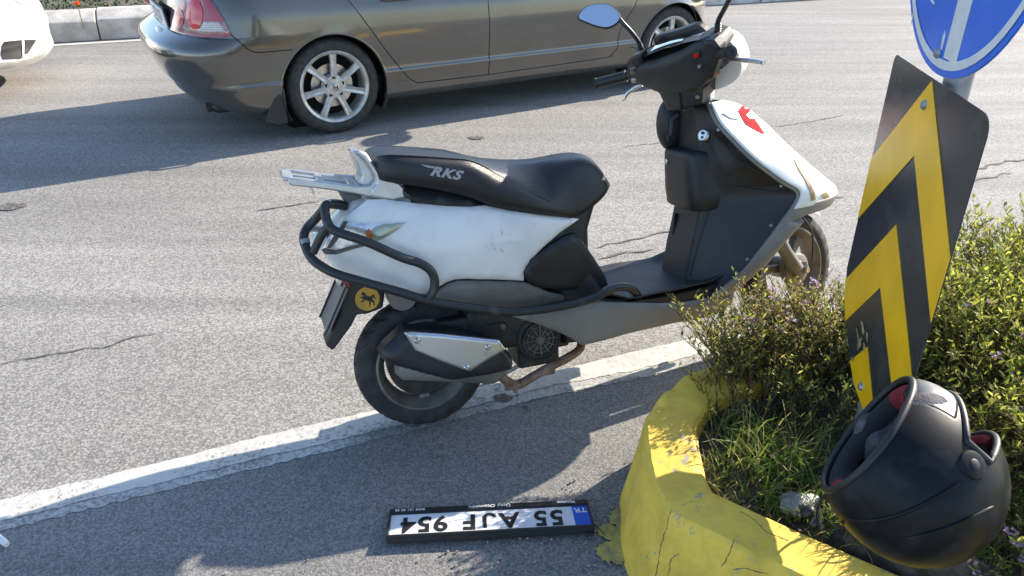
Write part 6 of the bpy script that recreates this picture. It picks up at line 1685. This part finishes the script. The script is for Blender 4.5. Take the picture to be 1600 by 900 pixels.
# ---------------------------------------------------------------- helmet lying crown-down among the plants
hn = Vector((-0.76, 0.43, 0.48)).normalized()   # out of the neck opening
hx_ = Vector((0.90, 0.64, 0.46)); hx_ = (hx_ - hn * hx_.dot(hn)).normalized()    # the face side
hy_ = (-hn).cross(hx_)
hm_ = Matrix.Identity(4)
hc = Vector(gnd(1430, 748, 0.510)); HK = 1.01
for i in range(3): hm_[i][0], hm_[i][1], hm_[i][2], hm_[i][3] = hx_[i] * HK, hy_[i] * HK, -hn[i] * HK, hc[i]
helmet = thing('helmet', 'scuffed black full face helmet with red padding lying crown down in the bed', 'helmet', hm_)
def h_shell(th, ph, k=1.0):
    """th from the crown, ph from the face direction"""
    rx = 0.158 if math.cos(ph) > 0 else 0.150
    sn_t = math.sin(th) if th < math.pi / 2 else math.sin(th) ** 0.62
    x, y, z = rx * sn_t * math.cos(ph), 0.126 * sn_t * math.sin(ph), 0.140 * math.cos(th)
    if z > 0: z *= 1.05
    if z < 0:
        y *= 1 - 0.06 * (z / 0.14) ** 2
        x *= 1 + (0.24 if x > 0 else 0.02) * (-z / 0.14)       # chin bar stands forward
        z *= 1.0
    return Vector((x, y, z)) * k
NECK = -0.106
def face_hole(v):
    a = math.atan2(v.y / 0.126, v.x / 0.16)
    if abs(a) > R(72): return False
    top = 0.050 - 0.015 * (a / R(72)) ** 2; bot = -0.040 + 0.030 * (abs(a) / R(72)) ** 2.5
    return bot < v.z < top
mb = MB(); NT, NP = 130, 200
idx = {}
for i in range(NT + 1):
    for j in range(NP):
        th = 0.004 + (math.pi - 0.01) * i / NT; idx[(i, j)] = len(mb.v); mb.v.append(h_shell(th, 2 * math.pi * j / NP)[:])
fscuff, fmain = [], []
for i in range(NT):
    for j in range(NP):
        q = (idx[(i, j)], idx[(i + 1, j)], idx[(i + 1, (j + 1) % NP)], idx[(i, (j + 1) % NP)])
        c = sum((Vector(mb.v[k]) for k in q), Vector()) / 4
        if c.z < NECK or face_hole(c): continue
        ph_ = math.atan2(math.sin(2 * math.pi * (j + 0.5) / NP), math.cos(2 * math.pi * (j + 0.5) / NP))
        (fscuff if (i > NT * 0.585 and abs(ph_) < R(62)) else fmain).append(q)
for nm, fs, m in (('shell', fmain, M['helmet']), ('chin_bar', fscuff, M['helmet_scuff'])):
    used = sorted({i for f in fs for i in f}); mp = {a: b for b, a in enumerate(used)}
    o = build(nm, MB().add([mb.v[a] for a in used], [tuple(mp[i] for i in f) for f in fs]), m, helmet, smooth=60)
    s_ = o.modifiers.new('thickness', 'SOLIDIFY'); s_.thickness = 0.006; s_.offset = -1
    if nm == 'shell': shell = o
# inner liner
mb2 = MB(); 
for i in range(NT + 1):
    for j in range(NP):
        if i % 2 == 0 and j % 2 == 0: pass
lin = MB(); li = {}
for i in range(0, 66):
    for j in range(100):
        th = 0.004 + (math.pi - 0.01) * i / 65; li[(i, j)] = len(lin.v)
        lin.v.append(h_shell(th, 2 * math.pi * j / 100, 0.86)[:])
for i in range(65):
    for j in range(100):
        q = (li[(i, j)], li[(i + 1, j)], li[(i + 1, (j + 1) % 100)], li[(i, (j + 1) % 100)])
        c = sum((Vector(lin.v[k]) for k in q), Vector()) / 4
        if c.z < NECK + 0.012 or face_hole(c): continue
        lin.f.append(q)
build('liner', lin, M['lining'], helmet, smooth=80)
def neck_ring(k, z, n=64): return [Vector((h_shell(math.acos(max(-1, min(1, NECK / 0.14))), 2 * math.pi * j / n).x * k, h_shell(math.acos(max(-1, min(1, NECK / 0.14))), 2 * math.pi * j / n).y * k, z)) for j in range(n)]
def closed_tube(path, r, n=10):
    m = MB(); N_ = len(path); rings = []
    cen = sum(path, Vector()) / N_
    for i, p in enumerate(path):
        t = (path[(i + 1) % N_] - path[i - 1]).normalized(); out = (p - cen); out = (out - t * out.dot(t)).normalized(); b = t.cross(out)
        rings.append([p + (out * math.cos(a) + b * math.sin(a)) * r for a in [2 * math.pi * k / n for k in range(n)]])
    rings.append(rings[0]); return m.loft(rings, True, False)
build('neck_rim', closed_tube(neck_ring(0.99, NECK), 0.0065), M['black_plastic'], helmet, smooth=80)
# neck roll: thick soft padding, black at the sides, red in front of and behind the opening
zs = NECK + 0.022
pad = MB(); redp = []
ring_n = 72; base = neck_ring(0.86, zs, ring_n)
for nm, m, sel in (('neck_roll', M['lining'], lambda a: True), ('red_pad', M['lining_red'], lambda a: abs(abs(a) - math.pi) < R(34) or abs(a) < R(24))):
    run = []
    for j in range(ring_n):
        a = math.atan2(math.sin(2 * math.pi * j / ring_n), math.cos(2 * math.pi * j / ring_n))
        if sel(a): run.append(j)
    if nm == 'neck_roll':
        build(nm, closed_tube(base, 0.019, 14), m, helmet, smooth=80)
    else:
        back = [j for j in range(ring_n) if abs(2 * math.pi * j / ring_n - math.pi) < R(24)]
        front = [j for j in list(range(-4, 5))]
        for grp in (back, front):
            build(nm, MB().tube([base[j % ring_n][:] for j in grp], 0.0202, 14), m, helmet, smooth=80)
build('cheek_pad', MB().ellipsoid(Vector((0.06, 0.075, -0.05)), (0.06, 0.025, 0.06)), M['lining_grey'], helmet, smooth=80)
build('cheek_pad', MB().ellipsoid(Vector((0.06, -0.075, -0.05)), (0.06, 0.025, 0.06)), M['lining_grey'], helmet, smooth=80)
build('crown_pad', MB().ellipsoid(Vector((0.02, 0.0, 0.07)), (0.10, 0.08, 0.035)), M['lining_grey'], helmet, smooth=80)
build('brow_pad', MB().tube([h_shell(math.acos(0.058 / 0.14), R(a), 0.95)[:] for a in range(-30, 31, 6)], 0.012, 10), M['lining_red'], helmet, smooth=80)
# rim of the face opening and hinge covers
fo = []
for a in np.linspace(-71, 71, 40):
    z = 0.050 - 0.015 * (a / 72) ** 2; fo.append(h_shell(math.acos(z / 0.14), R(a), 1.0))
for a in np.linspace(71, -71, 40):
    z = -0.040 + 0.030 * (abs(a) / 72) ** 2.5; fo.append(h_shell(math.acos(z / 0.14), R(a), 1.0))
build('face_rim', closed_tube(fo, 0.006), M['black_plastic'], helmet, smooth=80)
for sg in (-1, 1):
    p = h_shell(math.acos(0.012 / 0.14), sg * R(82), 1.0); nn = Vector((p.x / 0.0256, p.y / 0.0159, p.z / 0.0196)).normalized()
    hg = build('hinge_cover', MB().lathe([(0, 0.004), (0.016, 0.004), (0.023, 0.002), (0.027, -0.006)], p, nn, 30), M['helmet'], helmet, smooth=45)
    build('hinge_screw', MB().lathe([(0, 0.0055), (0.007, 0.0055), (0.009, 0.0045), (0.009, 0.002)], p, nn, 18), M['black_plastic'], hg, smooth=40)
# raised ridges over the shell, crown side
for sg in (-1, 1):
    for z0, z1, a0, a1 in ((-0.06, 0.01, 175, 95), (0.005, 0.075, 150, 92)):
        pts = [h_shell(math.acos((z0 + (z1 - z0) * k / 14) / 0.14), sg * R(a0 + (a1 - a0) * k / 14), 1.001) for k in range(15)]
        build('ridge', MB().tube([p[:] for p in pts], [0.001] + [0.0035] * 13 + [0.001], 8), M['helmet'], shell, smooth=80)
# small white prints at the back
hb = bvh_of(shell)
def helmet_print(txt, px, h, ang, m=M['print_silver']):
    mi = hm_.inverted(); org = mi @ Vector(CAMP); m3 = mi.to_3x3()
    v, f = text_mesh(txt, h, bold=h * 0.02); vv = []
    for x, y, z in v:
        c, s = math.cos(ang), math.sin(ang)
        d = (m3 @ Vector(ray(px[0] + x * c - y * s, px[1] - (x * s + y * c)))).normalized(); q = hb.ray_cast(org, d)
        if q[0] is None: return
        vv.append((q[0] - d * 0.001)[:])
    me = bpy.data.meshes.new('lettering'); me.from_pydata(vv, [], f); link_mesh('lettering', me, m, shell)
helmet_print('LS2', (1350, 848), 9, R(158), M['print_white'])
helmet_print('RAPID', (1336, 838), 6, R(158))
# chin strap with its buckle hanging out over the grass
P_ = lambda px, py, z: hm_.inverted() @ Vector(gnd(px, py, z))
stp = [P_(1294, 770, 0.40), P_(1284, 780, 0.36), P_(1278, 800, 0.30), P_(1284, 830, 0.26)]
strap = build('chin_strap', MB().tube([p[:] for p in spline([p[:] for p in stp], 5)], 0.010, 8, flat=0.25), M['lining'], helmet, smooth=60)
bk = P_(1262, 800, 0.27)
build('buckle', MB().ellipsoid(bk, (0.016, 0.020, 0.012)).ellipsoid(P_(1272, 817, 0.265), (0.014, 0.018, 0.010)), M['black_plastic'], helmet, smooth=70)

# ---------------------------------------------------------------- litter and chips
mb = MB(); c = Vector(gnd(1250, 788, 0.245)); rings = []
for i in range(11):
    th = math.pi * (0.02 + 0.96 * i / 10); ring = []
    for j in range(16):
        ph = 2 * math.pi * j / 16; d = Vector((math.sin(th) * math.cos(ph) * 0.045, math.sin(th) * math.sin(ph) * 0.03, math.cos(th) * 0.022))
        k = 1 + 0.5 * mnoise.noise(d * 60 + Vector((1, 2, 3))) ; ring.append(c + d * k)
    rings.append(ring)
tag(build('plastic_film', mb.loft(rings), M['film'], smooth=25), 'crumpled clear plastic film lying in the grass beside the helmet', 'litter')
tb = thing('pull_tab', 'tiny pale metal tab on the dark asphalt left of the number plate', 'litter', Matrix.Translation(Vector(gnd(206, 829))) @ Matrix.Rotation(R(50), 4, 'Z'))
build('loop', MB().tube([(0.014 * math.cos(a), 0.005 * math.sin(a), 0.0065) for a in [2 * math.pi * k / 18 for k in range(19)]], 0.0016, 6), M['galv'], tb, smooth=70)
bt = build('white_stick', MB().tube([gnd(-4, 838, 0.012), gnd(4, 845, 0.012), gnd(11, 851, 0.010)], [0.008, 0.008, 0.007], 10), M['print_white'], smooth=60)
tag(bt, 'short white plastic stub at the left edge below the painted line', 'litter')
chips = MB(); rs = random.Random(9)
for k in range(260):
    if k < 60: px, py = rs.uniform(880, 990), rs.uniform(740, 870)
    elif k < 120: px, py = rs.uniform(690, 960), rs.uniform(840, 900)
    else: px, py = rs.uniform(0, 1000), rs.uniform(690, 900)
    g_ = gnd(px, py); r_ = rs.uniform(0.001, 0.0045) * (1.0 if k < 120 else 0.7)
    chips.ellipsoid((g_[0], g_[1], 0.004 + r_ * 0.5), (r_ * rs.uniform(0.7, 1.3), r_ * rs.uniform(0.7, 1.3), r_ * 0.8), Matrix.Rotation(rs.uniform(0, 6), 3, 'Z'), 6, 4)
stuff(build('grit', chips, M['crumb'], smooth=0))
